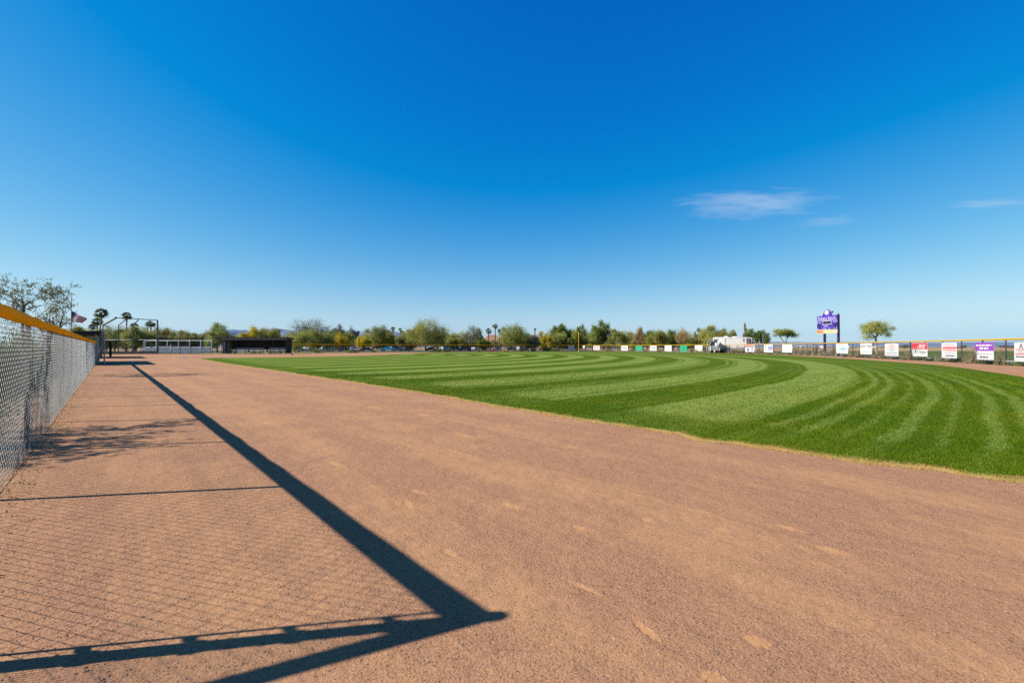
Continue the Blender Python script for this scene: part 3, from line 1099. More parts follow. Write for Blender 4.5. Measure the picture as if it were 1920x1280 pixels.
def d_swirl(L, w, z0, z1, r):
    h = z1 - z0
    zc = z1 - h * 0.36
    put_ring(L('pink', 'emblem'), 0, zc, w * 0.32, h * 0.26, w * 0.03, 0, 0.5, 2.6)
    put_ring(L('pale', 'swirl'), 0.0, zc, w * 0.29, h * 0.28, w * 0.025, 0, 3.3, 6.0)
    put_ring(L('pink', 'emblem'), 0, zc, w * 0.34, h * 0.2, w * 0.03, 0, 2.7, 3.6)
    put_text(L('grey', 'heading'), "G", 0.02 * w, zc, w * 0.22, h * 0.25, 0, True)
    put_text(L('pink', 'initials'), "I", -w * 0.16, zc, w * 0.03, h * 0.18, 0, True)
    put_text(L('pink', 'initials'), "I", w * 0.20, zc, w * 0.03, h * 0.18, 0, True)
    greek(L('pale', 'small_print'), -w * 0.42, w * 0.42, z0 + h * 0.24, h * 0.06, 0, r)
    greek(L('pale', 'small_print'), -w * 0.36, w * 0.44, z0 + h * 0.10, h * 0.035, 0, r)


def d_red(L, w, z0, z1, r):
    h = z1 - z0
    mbx = L('red', 'red_band')
    mbx.add([(-w / 2, 0, z1 - h * 0.50), (w / 2 - 0.02, 0, z1 - h * 0.47), (w / 2 - 0.02, 0, z1 - 0.02), (-w / 2, 0, z1 - 0.02)], [(0, 1, 2, 3)])
    mbx = L('pale', 'figures')
    for x, zz_, hh in ((-0.42, 0.42, 0.34), (-0.30, 0.36, 0.24), (-0.17, 0.46, 0.42)):
        put_rect(mbx, x * w, z0 + h * 0.2, (x + 0.075) * w, z0 + h * (0.2 + hh), 0)
        put_disc(mbx, (x + 0.038) * w, z0 + h * (0.24 + hh), w * 0.045, h * 0.06, 0)
    put_rect(L('black', 'dark_print'), -0.31 * w, z0 + h * 0.28, -0.25 * w, z0 + h * 0.45, 0)
    greek(L('white'), -w * 0.05, w * 0.40, z1 - h * 0.19, h * 0.10, 0, r, w * 0.2)
    greek(L('white'), -w * 0.05, w * 0.36, z1 - h * 0.34, h * 0.085, 0, r, w * 0.2)
    put_text(L('black', 'heading'), "Orbitor", w * 0.2, z0 + h * 0.33, w * 0.46, h * 0.18, 0, True)
    greek(L('pale', 'small_print'), w * 0.02, w * 0.3, z0 + h * 0.16, h * 0.04, 0, r)


def d_band(L, w, z0, z1, r):
    h = z1 - z0
    greek(L('pink', 'small_print'), -w * 0.36, w * 0.38, z1 - h * 0.14, h * 0.05, 0, r)
    mbx = L('red', 'red_band')
    put_rect(mbx, -w * 0.42, z1 - h * 0.37, w * 0.5 - 0.01, z1 - h * 0.27, 0)
    put_rect(mbx, -w * 0.42, z1 - h * 0.53, w * 0.5 - 0.01, z1 - h * 0.49, 0)
    put_text(L('orange', 'initials'), "R", -w * 0.31, z1 - h * 0.40, w * 0.13, h * 0.18, 0, True)
    greek(L('pink'), -w * 0.2, w * 0.42, z1 - h * 0.43, h * 0.06, 0, r, w * 0.2)
    greek(L('pale', 'small_print'), -w * 0.3, w * 0.4, z0 + h * 0.34, h * 0.035, 0, r)
    greek(L('grey', 'number_row'), -w * 0.22, w * 0.38, z0 + h * 0.15, h * 0.09, 0, r, w * 0.2)


def d_purple(L, w, z0, z1, r):
    h = z1 - z0
    put_rect(L('purple', 'purple_band'), -w / 2, z1 - h * 0.49, w / 2, z1, 0)
    greek(L('white'), -w * 0.43, w * 0.43, z1 - h * 0.16, h * 0.09, 0, r, w * 0.22)
    greek(L('white'), -w * 0.24, w * 0.24, z1 - h * 0.34, h * 0.13, 0, r, w * 0.17)
    greek(L('pale', 'small_print'), -w * 0.43, w * 0.43, z0 + h * 0.33, h * 0.05, 0, r, w * 0.14)
    greek(L('grey', 'number_row'), -w * 0.23, w * 0.23, z0 + h * 0.15, h * 0.11, 0, r, w * 0.17)


def d_golf(L, w, z0, z1, r):
    h = z1 - z0
    put_text(L('black', 'heading'), "A", -w * 0.06, z1 - h * 0.19, w * 0.26, h * 0.30, 0, True)
    put_ring(L('red', 'emblem'), -w * 0.06, z1 - h * 0.12, w * 0.05, h * 0.05, w * 0.02, 0)
    greek(L('red'), -w * 0.40, w * 0.30, z1 - h * 0.37, h * 0.045, 0, r, w * 0.1)
    put_text(L('pale', 'word'), "GOLF", -w * 0.06, z1 - h * 0.49, w * 0.52, h * 0.11, 0, True)
    greek(L('red'), -w * 0.42, w * 0.30, z1 - h * 0.61, h * 0.055, 0, r, w * 0.1)
    greek(L('grey', 'number_row'), -w * 0.38, w * 0.30, z0 + h * 0.25, h * 0.08, 0, r, w * 0.14)
    greek(L('dred', 'small_print'), w * 0.36, w * 0.48, z0 + h * 0.08, h * 0.06, 0, r)


def d_rider(L, w, z0, z1, r):
    h = z1 - z0
    put_rect(L('pink', 'top_band'), -w / 2, z1 - h * 0.18, w / 2, z1, 0)
    put_rect(L('black', 'dark_band'), -w / 2, z1 - h * 0.30, w / 2, z1 - h * 0.20, 0)
    put_disc(L('navy', 'emblem'), -w * 0.2, z0 + h * 0.35, w * 0.14, h * 0.22, 0)
    put_text(L('black', 'initials'), "J", -w * 0.12, z0 + h * 0.38, w * 0.12, h * 0.34, 0, True)
    put_rect(L('pale', 'picture'), w * 0.18, z0 + h * 0.1, w * 0.4, z0 + h * 0.6, 0)
    greek(L('grey', 'small_print'), -w * 0.4, w * 0.2, z0 + h * 0.08, h * 0.06, 0, r)


def d_greenfoot(L, w, z0, z1, r):
    h = z1 - z0
    for x in (-0.36, -0.2, 0.05, 0.22, 0.36):
        put_disc(L('lime', 'leaf_print'), x * w, z0 + h * 0.14, w * 0.09, h * 0.09, 0, 9)
    greek(L('pale'), -w * 0.34, w * 0.34, z1 - h * 0.4, h * 0.1, 0, r)


TARP = mat('shade_cloth_green', (0.0, 0.30, 0.14), 0.6, 0, 0.12, 1.5)
WSHEER = mat('translucent_white_vinyl', (0.66, 0.64, 0.60), 0.5, 0, 0.08, 2)
sign(1065, 1077, 648, 657.0, 'beige sign on the far fence, left of the yellow foul pole', 'sign', CREAM, d_lines('pale', [(.3, .1, .1, .9), (.6, .1, .1, .9)]))
sign(1091.5, 1097, 648, 652.3, 'smallest white sign, just right of the yellow foul pole', 'sign', mat('pale_blue_white', (0.68, 0.75, 0.77), 0.5))
sign(1112, 1125.3, 648, 656.3, 'white sign with pinkish print, first full one right of the foul pole', 'sign', WHITE, d_lines('pink', [(.3, .12, .1, .9), (.55, .1, .1, .9), (.78, .1, .2, .8)]))
sign(1164.5, 1178, 648, 657, 'white sign with rows of grey print, left of the first green sheet', 'sign', WHITE, d_lines('grey', [(.35, .12, .1, .9), (.6, .12, .15, .85)]))
sign(1191.3, 1205, 648, 657.5, 'plain green fence sheet nearer the foul pole', 'sign', TARP)
sign(1218.3, 1232, 648, 657, 'white sign with one black line of print, right of first green sheet', 'sign', WHITE, d_lines('black', [(.42, .14, .05, .95), (.7, .07, .2, .8)]))
sign(1246, 1260, 647.5, 658, 'white sign with one faint line, left of the second green sheet', 'sign', WHITE, d_lines('grey', [(.45, .06, .1, .9)]))
sign(1275, 1289, 647.5, 658.5, 'plain green fence sheet nearer the white motorhome', 'sign', TARP)
sign(1302.5, 1318, 647.2, 658.7, 'white sign with green leaf print along its foot', 'sign', WHITE, d_greenfoot)
sign(1334, 1349, 647, 659, 'greyish blank white sign in front of the motorhome rear', 'sign', WSHEER)
sign(1397.5, 1415, 646.3, 660, 'sign with pink top, dark band and round picture', 'sign', WHITE, d_rider)
sign(1432, 1450, 645.3, 660.3, 'white sign with a blue block at its right', 'sign', WHITE, d_block)
sign(1466.5, 1486, 645, 660.5, 'blank white sign left of the purple scoreboard', 'sign', WHITE)
sign(1568.2, 1591.5, 643.5, 662.5, 'white sign with teal bars, right of the scoreboard posts', 'sign', WHITE, d_teal)
sign(1613.5, 1636, 643.5, 664, 'white sign with arched black lettering reading Food Town', 'sign', WHITE, d_food)
sign(1659.5, 1686.2, 643.8, 667, 'white sign with a grey letter G in a swirl', 'sign', WHITE, d_swirl)
sign(1711.5, 1740.7, 642.5, 667.8, 'red and white sign with three pale figures', 'sign', WHITE, d_red)
sign(1766.5, 1796, 642.5, 671, 'white sign with red band across the middle', 'sign', WHITE, d_band)
sign(1829, 1865.5, 642, 674, 'sign with purple upper half and white lower half', 'sign', WHITE, d_purple)
sign(1903, 1935, 642, 677.5, 'white sign with large letter A and the word GOLF', 'sign', WHITE, d_golf)

# ------------------------------------------------------------------ scoreboard (its face is turned to home plate)
SB = at(1552, 77.5)
sb = thing('scoreboard', 'purple scoreboard on two dark posts behind the outfield fence', 'scoreboard', SB, math.radians(-84))
PURP = mat('scoreboard_purple', (0.070, 0.028, 0.36), 0.45, 0, 0.08, 2)
PURP_DK = mat('scoreboard_edge', (0.045, 0.012, 0.10), 0.5)
LED = mat('led_window', (0.020, 0.026, 0.07), 0.3)
zb0, zb1 = zat(617.5, 77.5), zat(591.5, 77.5)
bw = 4.35
mb = MB()
mb.box((0, 0, (zb0 + zb1) / 2), (bw, 0.24, zb1 - zb0))
mb.build('cabinet', [PURP], sb)
mb = MB()
mb.box((bw / 2 + 0.03, 0.05, (zb0 + zb1) / 2 - 0.2), (0.06, 0.17, zb1 - zb0 + 0.9))
mb.build('end_panel', PURP_DK, sb)
mb = MB()
zt = zb1 + 0.01
mb.prism([(-1.0, 0), (1.0, 0), (0.72, 0.42), (0.5, 0.8), (0.25, 1.0), (-0.25, 1.0), (-0.5, 0.8), (-0.72, 0.42)], (1, 0, 0), (0, 0, 1), (-0.05, -0.115, zt), (0, 0.2, 0))
cr = mb.build('crest', PURP, sb)
mb = MB()
put_disc(mb, -0.05, zt + 0.52, 0.46, 0.42, -0.119)
mb.build('badge', WHITE, cr)
mb = MB()
put_ring(mb, -0.05, zt + 0.52, 0.36, 0.33, 0.05, -0.123)
put_text(mb, "R", -0.05, zt + 0.52, 0.26, 0.30, -0.123)
mb.build('badge_emblem', mat('ink_purple'), cr)
fy = -0.126
mb = MB()
put_rect(mb, -bw / 2, zb1 - 0.80, bw / 2, zb1 - 0.74, fy)
put_rect(mb, -0.95, zb1 - 1.53, 0.95, zb1 - 1.46, fy)
put_rect(mb, -0.95, zb1 - 0.93, 0.95, zb1 - 0.86, fy)
put_rect(mb, -0.95, zb1 - 1.46, -0.88, zb1 - 0.93, fy)
put_rect(mb, 0.88, zb1 - 1.46, 0.95, zb1 - 0.93, fy)
mb.build('trim_line', WHITE, sb)
mb = MB()
put_text(mb, "Robson Ranch", -0.05, zb1 - 0.40, 3.7, 0.50, fy, True)
mb.build('heading', WHITE, sb)
mb = MB()
put_rect(mb, -0.86, zb1 - 1.44, 0.86, zb1 - 0.95, fy)
for (x0, x1, u0, u1) in ((-2.1, -1.35, 1.38, 2.02), (1.35, 2.1, 1.38, 2.02), (0.45, 0.75, 1.62, 1.92), (-1.7, -1.45, 2.1, 2.35), (-0.05, 0.15, 2.1, 2.35), (0.95, 1.15, 2.1, 2.35), (1.3, 2.2, 2.32, 2.37)):
    put_rect(mb, x0, zb1 - u1, x1, zb1 - u0, fy)
mb.build('digit_window', LED, sb)
mb = MB()
for t_, x, u, w_, h_ in (("HOME", -1.75, 1.13, 0.80, 0.24), ("GUEST", 1.75, 1.06, 0.95, 0.24), (":", 0.0, 1.20, 0.07, 0.28), ("INNING", -0.2, 1.77, 0.95, 0.22),
                         ("BALL", -1.95, 2.22, 0.45, 0.20), ("STRIKE", -0.5, 2.2, 0.80, 0.22), ("OUT", 0.55, 2.17, 0.50, 0.22), ("H", 1.55, 2.14, 0.16, 0.22), ("E", 2.05, 2.12, 0.14, 0.22)):
    put_text(mb, t_, x, zb1 - u, w_, h_, fy - 0.003, True)
mb.build('caption', WHITE, sb)
bz0 = zat(625.0, 77.5)
mb = MB()
mb.box((0, -0.06, (bz0 + zb0) / 2 - 0.005), (bw, 0.12, zb0 - bz0 - 0.02))
bn = mb.build('banner', mat('banner_cream', (0.55, 0.48, 0.26), 0.5, 0, 0.1, 2), sb)
mb = MB()
put_disc(mb, -1.9, (bz0 + zb0) / 2, 0.42, 0.26, -0.126)
put_disc(mb, -1.3, (bz0 + zb0) / 2 - 0.1, 0.5, 0.16, -0.126)
mb.build('banner_emblem', INK['orange'], bn)
mb = MB()
r_ = random.Random(3)
greek(mb, -2.1, -0.7, (bz0 + zb0) / 2 + 0.05, 0.16, -0.130, r_, 0.35)
mb.build('banner_lettering', INK['red'], bn)
mb = MB()
greek(mb, 0.1, 2.0, (bz0 + zb0) / 2 + 0.12, 0.08, -0.126, r_, 0.3)
greek(mb, -0.3, 2.1, (bz0 + zb0) / 2 - 0.12, 0.06, -0.126, r_, 0.3)
mb.build('banner_print', INK['pale'], bn)
for px in (1543.3, 1566):
    q = Matrix.Rotation(math.radians(84), 3, 'Z') @ (at(px, 77.5) - SB)
    # both posts stand in one row just behind the cabinet
    x = q.x / max(abs(math.cos(0)), 1)
    k = -1.0 if px < 1550 else 1.9
    mb = MB()
    mb.box((k, 0.30, (zb1 + 0.05) / 2 if px > 1550 else zb1 / 2), (0.26, 0.30, zb1 + (0.05 if px > 1550 else 0)))
    pp = mb.build('support_post', PURP_DK, sb)
    if px > 1550:
        mb = MB()
        mb.box((k, 0.10, 2.9), (0.26, 0.08, 0.36))
        mb.build('control_box', POST_GREY, pp)
mb = MB()
mb.tube([(0.95, 0.0, zb1), (0.95, 0, zb1 + 0.45)], 0.03, 6)
mb.box((1.0, 0, zb1 + 0.55), (0.3, 0.2, 0.24))
mb.build('horn_speaker', POST_DK, sb)

# small things at the foot of the scoreboard
ub = thing('utility_pedestal', 'short white utility pedestal by the scoreboard posts', 'utility box', at(1554.5, 76.5))
mb = MB()
mb.tube([(0, 0, 0), (0, 0, 0.45)], 0.14, 12)
mb.build('base', CONC, ub)
mb = MB()
mb.tube([(0, 0, 0.45), (0, 0, 0.9), (0, 0, 0.98)], [0.2, 0.2, 0.1], 12)
mb.build('cover', WHITE, ub)
g1 = thing('gate_post', 'pair of grey gate posts in the fence, left of the scoreboard', 'gate', at(1529, 78.8))
for px in (1525.5, 1533.0):
    q = at(px, 78.8) - at(1529, 78.8)
    post(g1, (q.x, q.y), 2.3, 0.07, POST_GREY)

# ------------------------------------------------------------------ backstop, bleachers, dugouts at the far left
YB = 97.0
bs_o = at(247, YB)
bs = thing('backstop', 'tall dark steel backstop with a forward leaning canopy frame behind home plate', 'backstop', bs_o)


def loc_b(px, py, dy=0.0):
    Y = YB + dy
    p = at(px, Y, zat(py, Y))
    return (p.x - bs_o.x, p.y - bs_o.y, p.z)


STEEL = mat('backstop_steel', (0.10, 0.115, 0.125), 0.4, 0.4, 0.2, 2)
STEEL_L = mat('backstop_beam', (0.28, 0.31, 0.34), 0.4, 0.5, 0.15, 2)
for px, top in ((193, 609), (222, 609.5), (248, 611), (295, 600)):
    x, y, z = loc_b(px, top)
    mb = MB()
    mb.tube([(x, y, 0), (x, y, z)], 0.09 if px != 295 else 0.14, 10)
    mb.build('post', STEEL, bs)
AW = -3.2
for (a, b) in (((193, 609), (217, 595.5)), ((222, 609.5), (236, 598.5)), ((248, 611), (259, 599.5))):
    mb = MB()
    mb.tube([loc_b(*a), loc_b(b[0], b[1], AW)], 0.22 if a[0] == 193 else 0.10, 8)
    mb.build('canopy_arm', STEEL_L if a[0] == 193 else STEEL, bs)
mb = MB()
mb.tube([loc_b(217, 595.5, AW), loc_b(295, 600)], 0.08, 8)
mb.build('front_beam', STEEL, bs)
mb = MB()
mb.tube([loc_b(193, 611), loc_b(295, 614)], 0.07, 6)
mb.build('back_rail', STEEL, bs)
mb = MB()
mb.tube([loc_b(193, 637), loc_b(295, 637)], 0.06, 6)
mb.build('middle_rail', STEEL, bs)
xs = [loc_b(px, 640)[0] for px in (193, 222, 248, 295)]
for i in range(3):
    for zz_ in range(2):
        z0 = 0.6 + zz_ * 2.9
        o = link('chain_link_mesh', PANEL_DK, bs)
        o.location = (xs[i], 0.05, z0)
        o.scale = ((xs[i + 1] - xs[i]) / WP, 1, 2.9 / 1.8)
mb = MB()
mb.box(((xs[0] + xs[3]) / 2, 0.0, 0.32), (xs[3] - xs[0], 0.12, 0.62))
mb.build('kick_board', mat('dark_board', (0.02, 0.022, 0.025), 0.7), bs)

BL_Y = 101.0
blx = at(316, BL_Y)
ble = thing('bleachers', 'long pale metal bleachers with guard rail behind the backstop', 'bleachers', blx)
ALU = mat('bleacher_aluminium', (0.74, 0.80, 0.90), 0.45, 0.1, 0.08, 1.0)
x0, x1 = at(252, BL_Y).x - blx.x, at(381, BL_Y).x - blx.x
for i in range(5):
    mb = MB()
    z = 0.28 + i * 0.25
    mb.box(((x0 + x1) / 2, i * 0.55, z), (x1 - x0, 0.28, 0.05))
    mb.box(((x0 + x1) / 2, i * 0.55 + 0.14, z - 0.125), (x1 - x0, 0.03, 0.18))
    mb.build('bench', ALU, ble)
mb = MB()
zr = zat(638, BL_Y)
mb.tube([(x0, 2.9, zr), (x1, 2.9, zr)], 0.06, 6)
mb.tube([(x0, 2.9, 1.45), (x1, 2.9, 1.45)], 0.05, 6)
for i in range(7):
    x = x0 + (x1 - x0) * i / 6
    mb.tube([(x, 2.9, 0), (x, 2.9, zr)], 0.075, 6)
mb.build('guard_rail', ALU, ble)
for s, x in ((-1, x0), (1, x1)):
    mb = MB()
    mb.tube([(x, 2.9, zr), (x + s * 0.05, 2.6, zr - 0.1), (x + s * 0.08, 2.45, 1.2), (x + s * 0.1, 2.4, 0)], 0.05, 6)
    mb.build('side_rail', WHITE, ble)
mb = MB()
for i in range(9):
    x = x0 + (x1 - x0) * i / 8
    mb.box((x, 1.2, 0.3), (0.08, 2.6, 0.1))
    mb.box((x, 2.4, 0.62), (0.08, 0.08, 1.24))
mb.build('support_frame', ALU, ble)

tf0 = at(296, 98.2)
tf = thing('chain_link_fence', 'tall dark chain link fence between the backstop and the far dugout', 'fence', tf0)
tpts = [at(px, 98.2) for px in (297, 320, 338, 358, 379, 398, 415)]
run_panels(tf, tf0, tpts, zat(630.5, 98.2), PANEL_DK)
for p in tpts:
    post(tf, (p.x - tf0.x, 0.05), zat(630.3, 98.2), 0.045, POST_DK, dome=False)
mb = MB()
for py in (630.5, 648):
    mb.tube([(tpts[0].x - tf0.x, 0.05, zat(py, 98.2)), (tpts[-1].x - tf0.x, 0.05, zat(py, 98.2))], 0.035, 6)
mb.build('rail', POST_DK, tf)
wp = thing('leaning_marker', 'slim white marker leaning in front of the bleachers', 'marker', at(322, 96.8))
mb = MB()
mb.tube([(0, 0, 0), (-0.08, 0, 0.7)], 0.05, 8)
mb.build('stake', WHITE, wp)
mb = MB()
mb.tube([(-0.08, 0, 0.66), (-0.16, 0, 1.4), (-0.26, 0, 2.1)], [0.19, 0.17, 0.06], 8)
mb.build('furled_cover', WHITE, wp)

# far dugout
DY = 98.5
do_ = at(477, DY)
dg_ = thing('dugout', 'long black dugout with dark screen walls beyond the infield dirt', 'dugout', do_)
dx0, dx1 = at(417, DY).x - do_.x, at(537, DY).x - do_.x
zt_ = zat(632.5, DY)
SCREEN = mat('black_windscreen', (0.012, 0.014, 0.016), 0.8, 0, 0.3, 0.7)
SCREEN2 = mat('dark_roof_metal', (0.008, 0.008, 0.010), 0.6, 0, 0.3, 0.7)
mb = MB()
mb.prism([(-0.5, zt_ + 0.05), (3.0, zt_ - 0.15), (3.0, zt_ - 0.27), (-0.5, zt_ - 0.6)], (0, 1, 0), (0, 0, 1), (dx0 - 0.05, 0, 0), (dx1 - dx0 + 0.5, 0, 0))
mb.build('roof', SCREEN2, dg_)
mb = MB()
mb.box(((dx0 + dx1) / 2, 2.7, (zt_ - 0.3 + 0.95) / 2), (dx1 - dx0 - 0.2, 0.03, zt_ - 0.3 - 0.95))
mb.build('rear_screen', SCREEN, dg_)
mb = MB()
mb.box((dx1 - 0.15, 1.4, zt_ / 2 - 0.1), (0.04, 2.5, zt_ - 0.5))
mb.build('side_screen', SCREEN, dg_)
mb = MB()
mb.box((dx0 + 0.25, 1.3, zt_ / 2 - 0.1), (0.5, 2.6, zt_ - 0.4))
mb.build('end_wall', mat('grey_block', (0.15, 0.16, 0.175), 0.8, 0, 0.15, 2), dg_)
for i in range(6):
    x = dx0 + 0.1 + (dx1 - dx0 - 0.2) * i / 5
    post(dg_, (x, 0.0), zt_ - 0.6, 0.05, POST_DK, dome=False)
mb = MB()
mb.tube([(dx0 + 1.2, 0.3, 0), (dx0 + 1.2, 0.3, 2.5)], 0.05, 8)
mb.build('gate_post', POST_GREY, dg_)
mb = MB()
mb.tube([(dx0, 0, 0.95), (dx1, 0, 0.95)], 0.03, 6)
mb.build('front_rail', POST_DK, dg_)
mb = MB()
for a, b, z in ((432, 486, 0.92), (496, 528, 1.0)):
    xa, xb = at(a, DY).x - do_.x, at(b, DY).x - do_.x
    mb.box(((xa + xb) / 2, 1.8, z), (xb - xa, 0.36, 0.09))
    mb.box(((xa + xb) / 2, 2.05, z + 0.28), (xb - xa, 0.05, 0.2))
    for k in range(4):
        mb.box((xa + 0.2 + (xb - xa - 0.4) * k / 3, 1.9, z / 2), (0.07, 0.3, z - 0.09))
mb.build('bench', mat('bench_pale_blue', (0.48, 0.53, 0.66), 0.4, 0, 0.08, 2), dg_)

# near dugout on the fence line, seen end on
NDs = 47.6
nd_o = CORNER + FD * NDs
nd = thing('dugout', 'nearer dugout at the end of the left fence, dark roof seen end on', 'dugout', nd_o, math.atan2(FD.y, FD.x))
# local x runs along the fence line, local +y points away from the field
mb = MB()
mb.prism([(-0.3, 2.86), (2.6, 2.66), (2.6, 2.50), (-0.3, 2.55)], (0, 1, 0), (0, 0, 1), (-0.2, 0, 0), (13.4, 0, 0))
mb.build('roof', SCREEN2, nd)
mb = MB()
mb.box((6.5, 2.4, 1.25), (12.9, 0.12, 2.4))
mb.build('rear_wall', mat('grey_block'), nd)
mb = MB()
mb.box((0.02, 1.5, 1.3), (0.05, 1.8, 2.3))
mb.build('end_screen', SCREEN, nd)
for i in range(5):
    post(nd, (0.05 + i * 3.2, 0.0), 2.55, 0.05, POST_GREY, dome=False)
for i in range(4):
    o = link('chain_link_mesh', PANEL, nd)
    o.location = (0.05 + i * 3.2, 0.0, 0.0)
    o.scale = (3.2 / WP, 1, 2.5 / 1.8)
mb = MB()
mb.box((6.5, 1.9, 0.45), (12, 0.35, 0.06))
for k in range(6):
    mb.box((0.8 + k * 2.3, 1.9, 0.21), (0.06, 0.3, 0.42))
mb.build('bench', ALU, nd)
# tall screened fence beyond it (its shadow lies across the dirt)
ts = thing('screened_fence', 'tall dark screened fence beyond the nearer dugout, seen edge on', 'fence', CORNER + FD * 76.0, math.atan2(FD.y, FD.x))
mb = MB()
mb.box((8, 0.06, 1.9), (16, 0.02, 3.7))
mb.build('screen', SCREEN, ts)
for i in range(6):
    post(ts, (i * 3.2, 0), 3.8, 0.05, POST_DK, dome=False)
lp = thing('leaning_pole', 'pinkish pole leaning against the post at the nearer dugout end', 'pole', at(183.5, 38.0))
mb = MB()
WOODP = mat('pinkish_pole', (0.46, 0.33, 0.31), 0.7, 0, 0.15, 4)
mb.tube([(0, 0, 0), (0.24, -0.03, 1.2), (0.52, -0.05, 2.35)], [0.06, 0.06, 0.05], 8)
mb.build('pole', WOODP, lp)
mb = MB()
mb.tube([(0.5 + 0.17 * math.sin(t_), -0.05, 2.9 - 0.32 * (1 - abs(t_) / 1.6) ** 0.6) for t_ in [-1.55 + 3.1 * i / 12 for i in range(13)]], 0.03, 6)
mb.build('rope_loop', WOODP, lp)
mb = MB()
mb.tube([(0.55, 0.0, 0), (0.55, 0.0, 2.95)], 0.05, 8)
mb.build('post', POST_GREY, lp)
pd = thing('padded_post', 'short black padded post standing on the dirt beyond the nearer dugout', 'post', at(207.3, 62.5))
mb = MB()
mb.tube([(0, 0, 0), (0, 0, 0.12), (0, 0, 0.16)], [0.26, 0.24, 0.1], 10)
mb.build('base', POST_DK, pd)
mb = MB()
mb.tube([(0, 0, 0.14), (0, 0, 0.5), (0, 0, 2.1), (0, 0, 2.25)], [0.1, 0.15, 0.14, 0.08], 10)
mb.build('pad', SCREEN, pd)

# bases
def base_bag(px, py, label, w=0.46):
    Y = CH * F / (py - HZ)
    mbx = MB()
    mbx.box((0, 0, 0.065), (w, w, 0.09), taper=0.86)
    o = mbx.build('base_bag', WHITE)
    o.location = at(px, Y)
    o.rotation_euler = (0, 0, 0.6)
    tag(o, label, 'base')


base_bag(344.5, 670.8, 'white base on the dirt beside the tip of the grass', 0.95)
base_bag(590, 663.7, 'white base far across the infield, before the far fence', 0.8)
mb = MB()
mb.tube([(0, 0, 0), (0, 0, 0.35), (0, 0, 0.42)], [0.13, 0.09, 0.03], 10)
o = mb.build('field_cone', mat('ink_black'))
o.location = at(547.5, 84)
tag(o, 'small dark cone on the infield dirt before the far dugout', 'cone')

# ------------------------------------------------------------------ flag
FY = 60.0
fo = at(133, FY)
fl = thing('flagpole', 'slim flagpole rising behind the left fence', 'flagpole', fo)
mb = MB()
mb.tube([(0, 0, 0), (0, 0, zat(556, FY))], [0.06, 0.035], 8)
mb.build('pole', POST_GREY, fl)
mb = MB()
mb.tube([(0, 0, zat(556, FY) - 0.02), (0, 0, zat(556, FY) + 0.06), (0, 0, zat(556, FY) + 0.12)], [0.03, 0.07, 0.02], 8)
mb.build('finial', POST_GREY, fl)
fr = mat('flag_red', (0.50, 0.045, 0.075), 0.7, trans=0.3)
fw = mat('flag_white', (0.75, 0.72, 0.72), 0.7, trans=0.3)
fb = mat('flag_blue', (0.035, 0.04, 0.15), 0.7, trans=0.2)
mb = MB()
NU = 30
ztop = zat(583, FY)


def flag_pt(u, v, off=0.0):
    """u along the fly, v down the hoist"""
    drop = 1.03 * u ** 1.15
    h = 1.40 * (1 - 0.52 * u)
    w = 0.14 * math.sin(u * 8.5 + v * 2.2) * u ** 0.6
    return (0.05 + u * 1.95 - 0.28 * v * u, w + off, ztop - drop - v * h + 0.05 * math.sin(u * 9 + v * 2) * u)


for i in range(NU + 1):
    for j in range(14):
        mb.v.append(flag_pt(i / NU, j / 13))
for i in range(NU):
    for j in range(13):
        mb.f.append((i * 14 + j, i * 14 + j + 1, (i + 1) * 14 + j + 1, (i + 1) * 14 + j))
        mb.mi.append(2 if (i < NU * 0.4 and j < 7) else (0 if j % 2 == 0 else 1))
flag = mb.build('flag', [fr, fw, fb], None, smooth=True)
flag.location = fo
tag(flag, 'red and white striped flag with blue canton flying at half mast', 'flag')
mb = MB()
for rr_ in range(9):
    for cc in range(6 if rr_ % 2 == 0 else 5):
        u = (0.035 + 0.33 * ((cc * 2 + (rr_ % 2)) / 10))
        v = (0.04 + 0.46 * rr_ / 8)
        vs = []
        for k in range(10):
            a_ = PI / 2 + k * PI / 5
            q = 0.012 if k % 2 == 0 else 0.005
            vs.append(flag_pt(u + math.cos(a_) * q * 0.7, v + math.sin(a_) * q, -0.006))
        mb.add(vs, [tuple(range(10))])
mb.build('stars', fw, flag)

# ------------------------------------------------------------------ trees
def leaves_np(r, centers, sig, n_per, size, aspect=1.6, droop=0.0):
    """random leaf-clump quads around cluster centres"""
    C = np.repeat(np.asarray(centers), n_per, axis=0)
    k = len(C)
    S = np.repeat(np.asarray(sig), n_per, axis=0)
    P = C + r.normal(0, 1, (k, 3)) * S
    d = r.normal(0, 1, (k, 3))
    if droop:
        d[:, 2] -= droop * np.abs(r.normal(1, 0.5, k))
    d /= np.linalg.norm(d, axis=1)[:, None]
    q = r.normal(0, 1, (k, 3))
    e = np.cross(d, q)
    e /= np.maximum(np.linalg.norm(e, axis=1)[:, None], 1e-6)
    L = size * r.uniform(0.6, 1.4, k)[:, None]
    W_ = L / aspect
    a_ = P - d * L * 0.5
    b_ = P + e * W_ * 0.5
    c_ = P + d * L * 0.5
    d_ = P - e * W_ * 0.5
    return np.stack((a_, b_, c_, d_), axis=1).reshape(-1, 3)


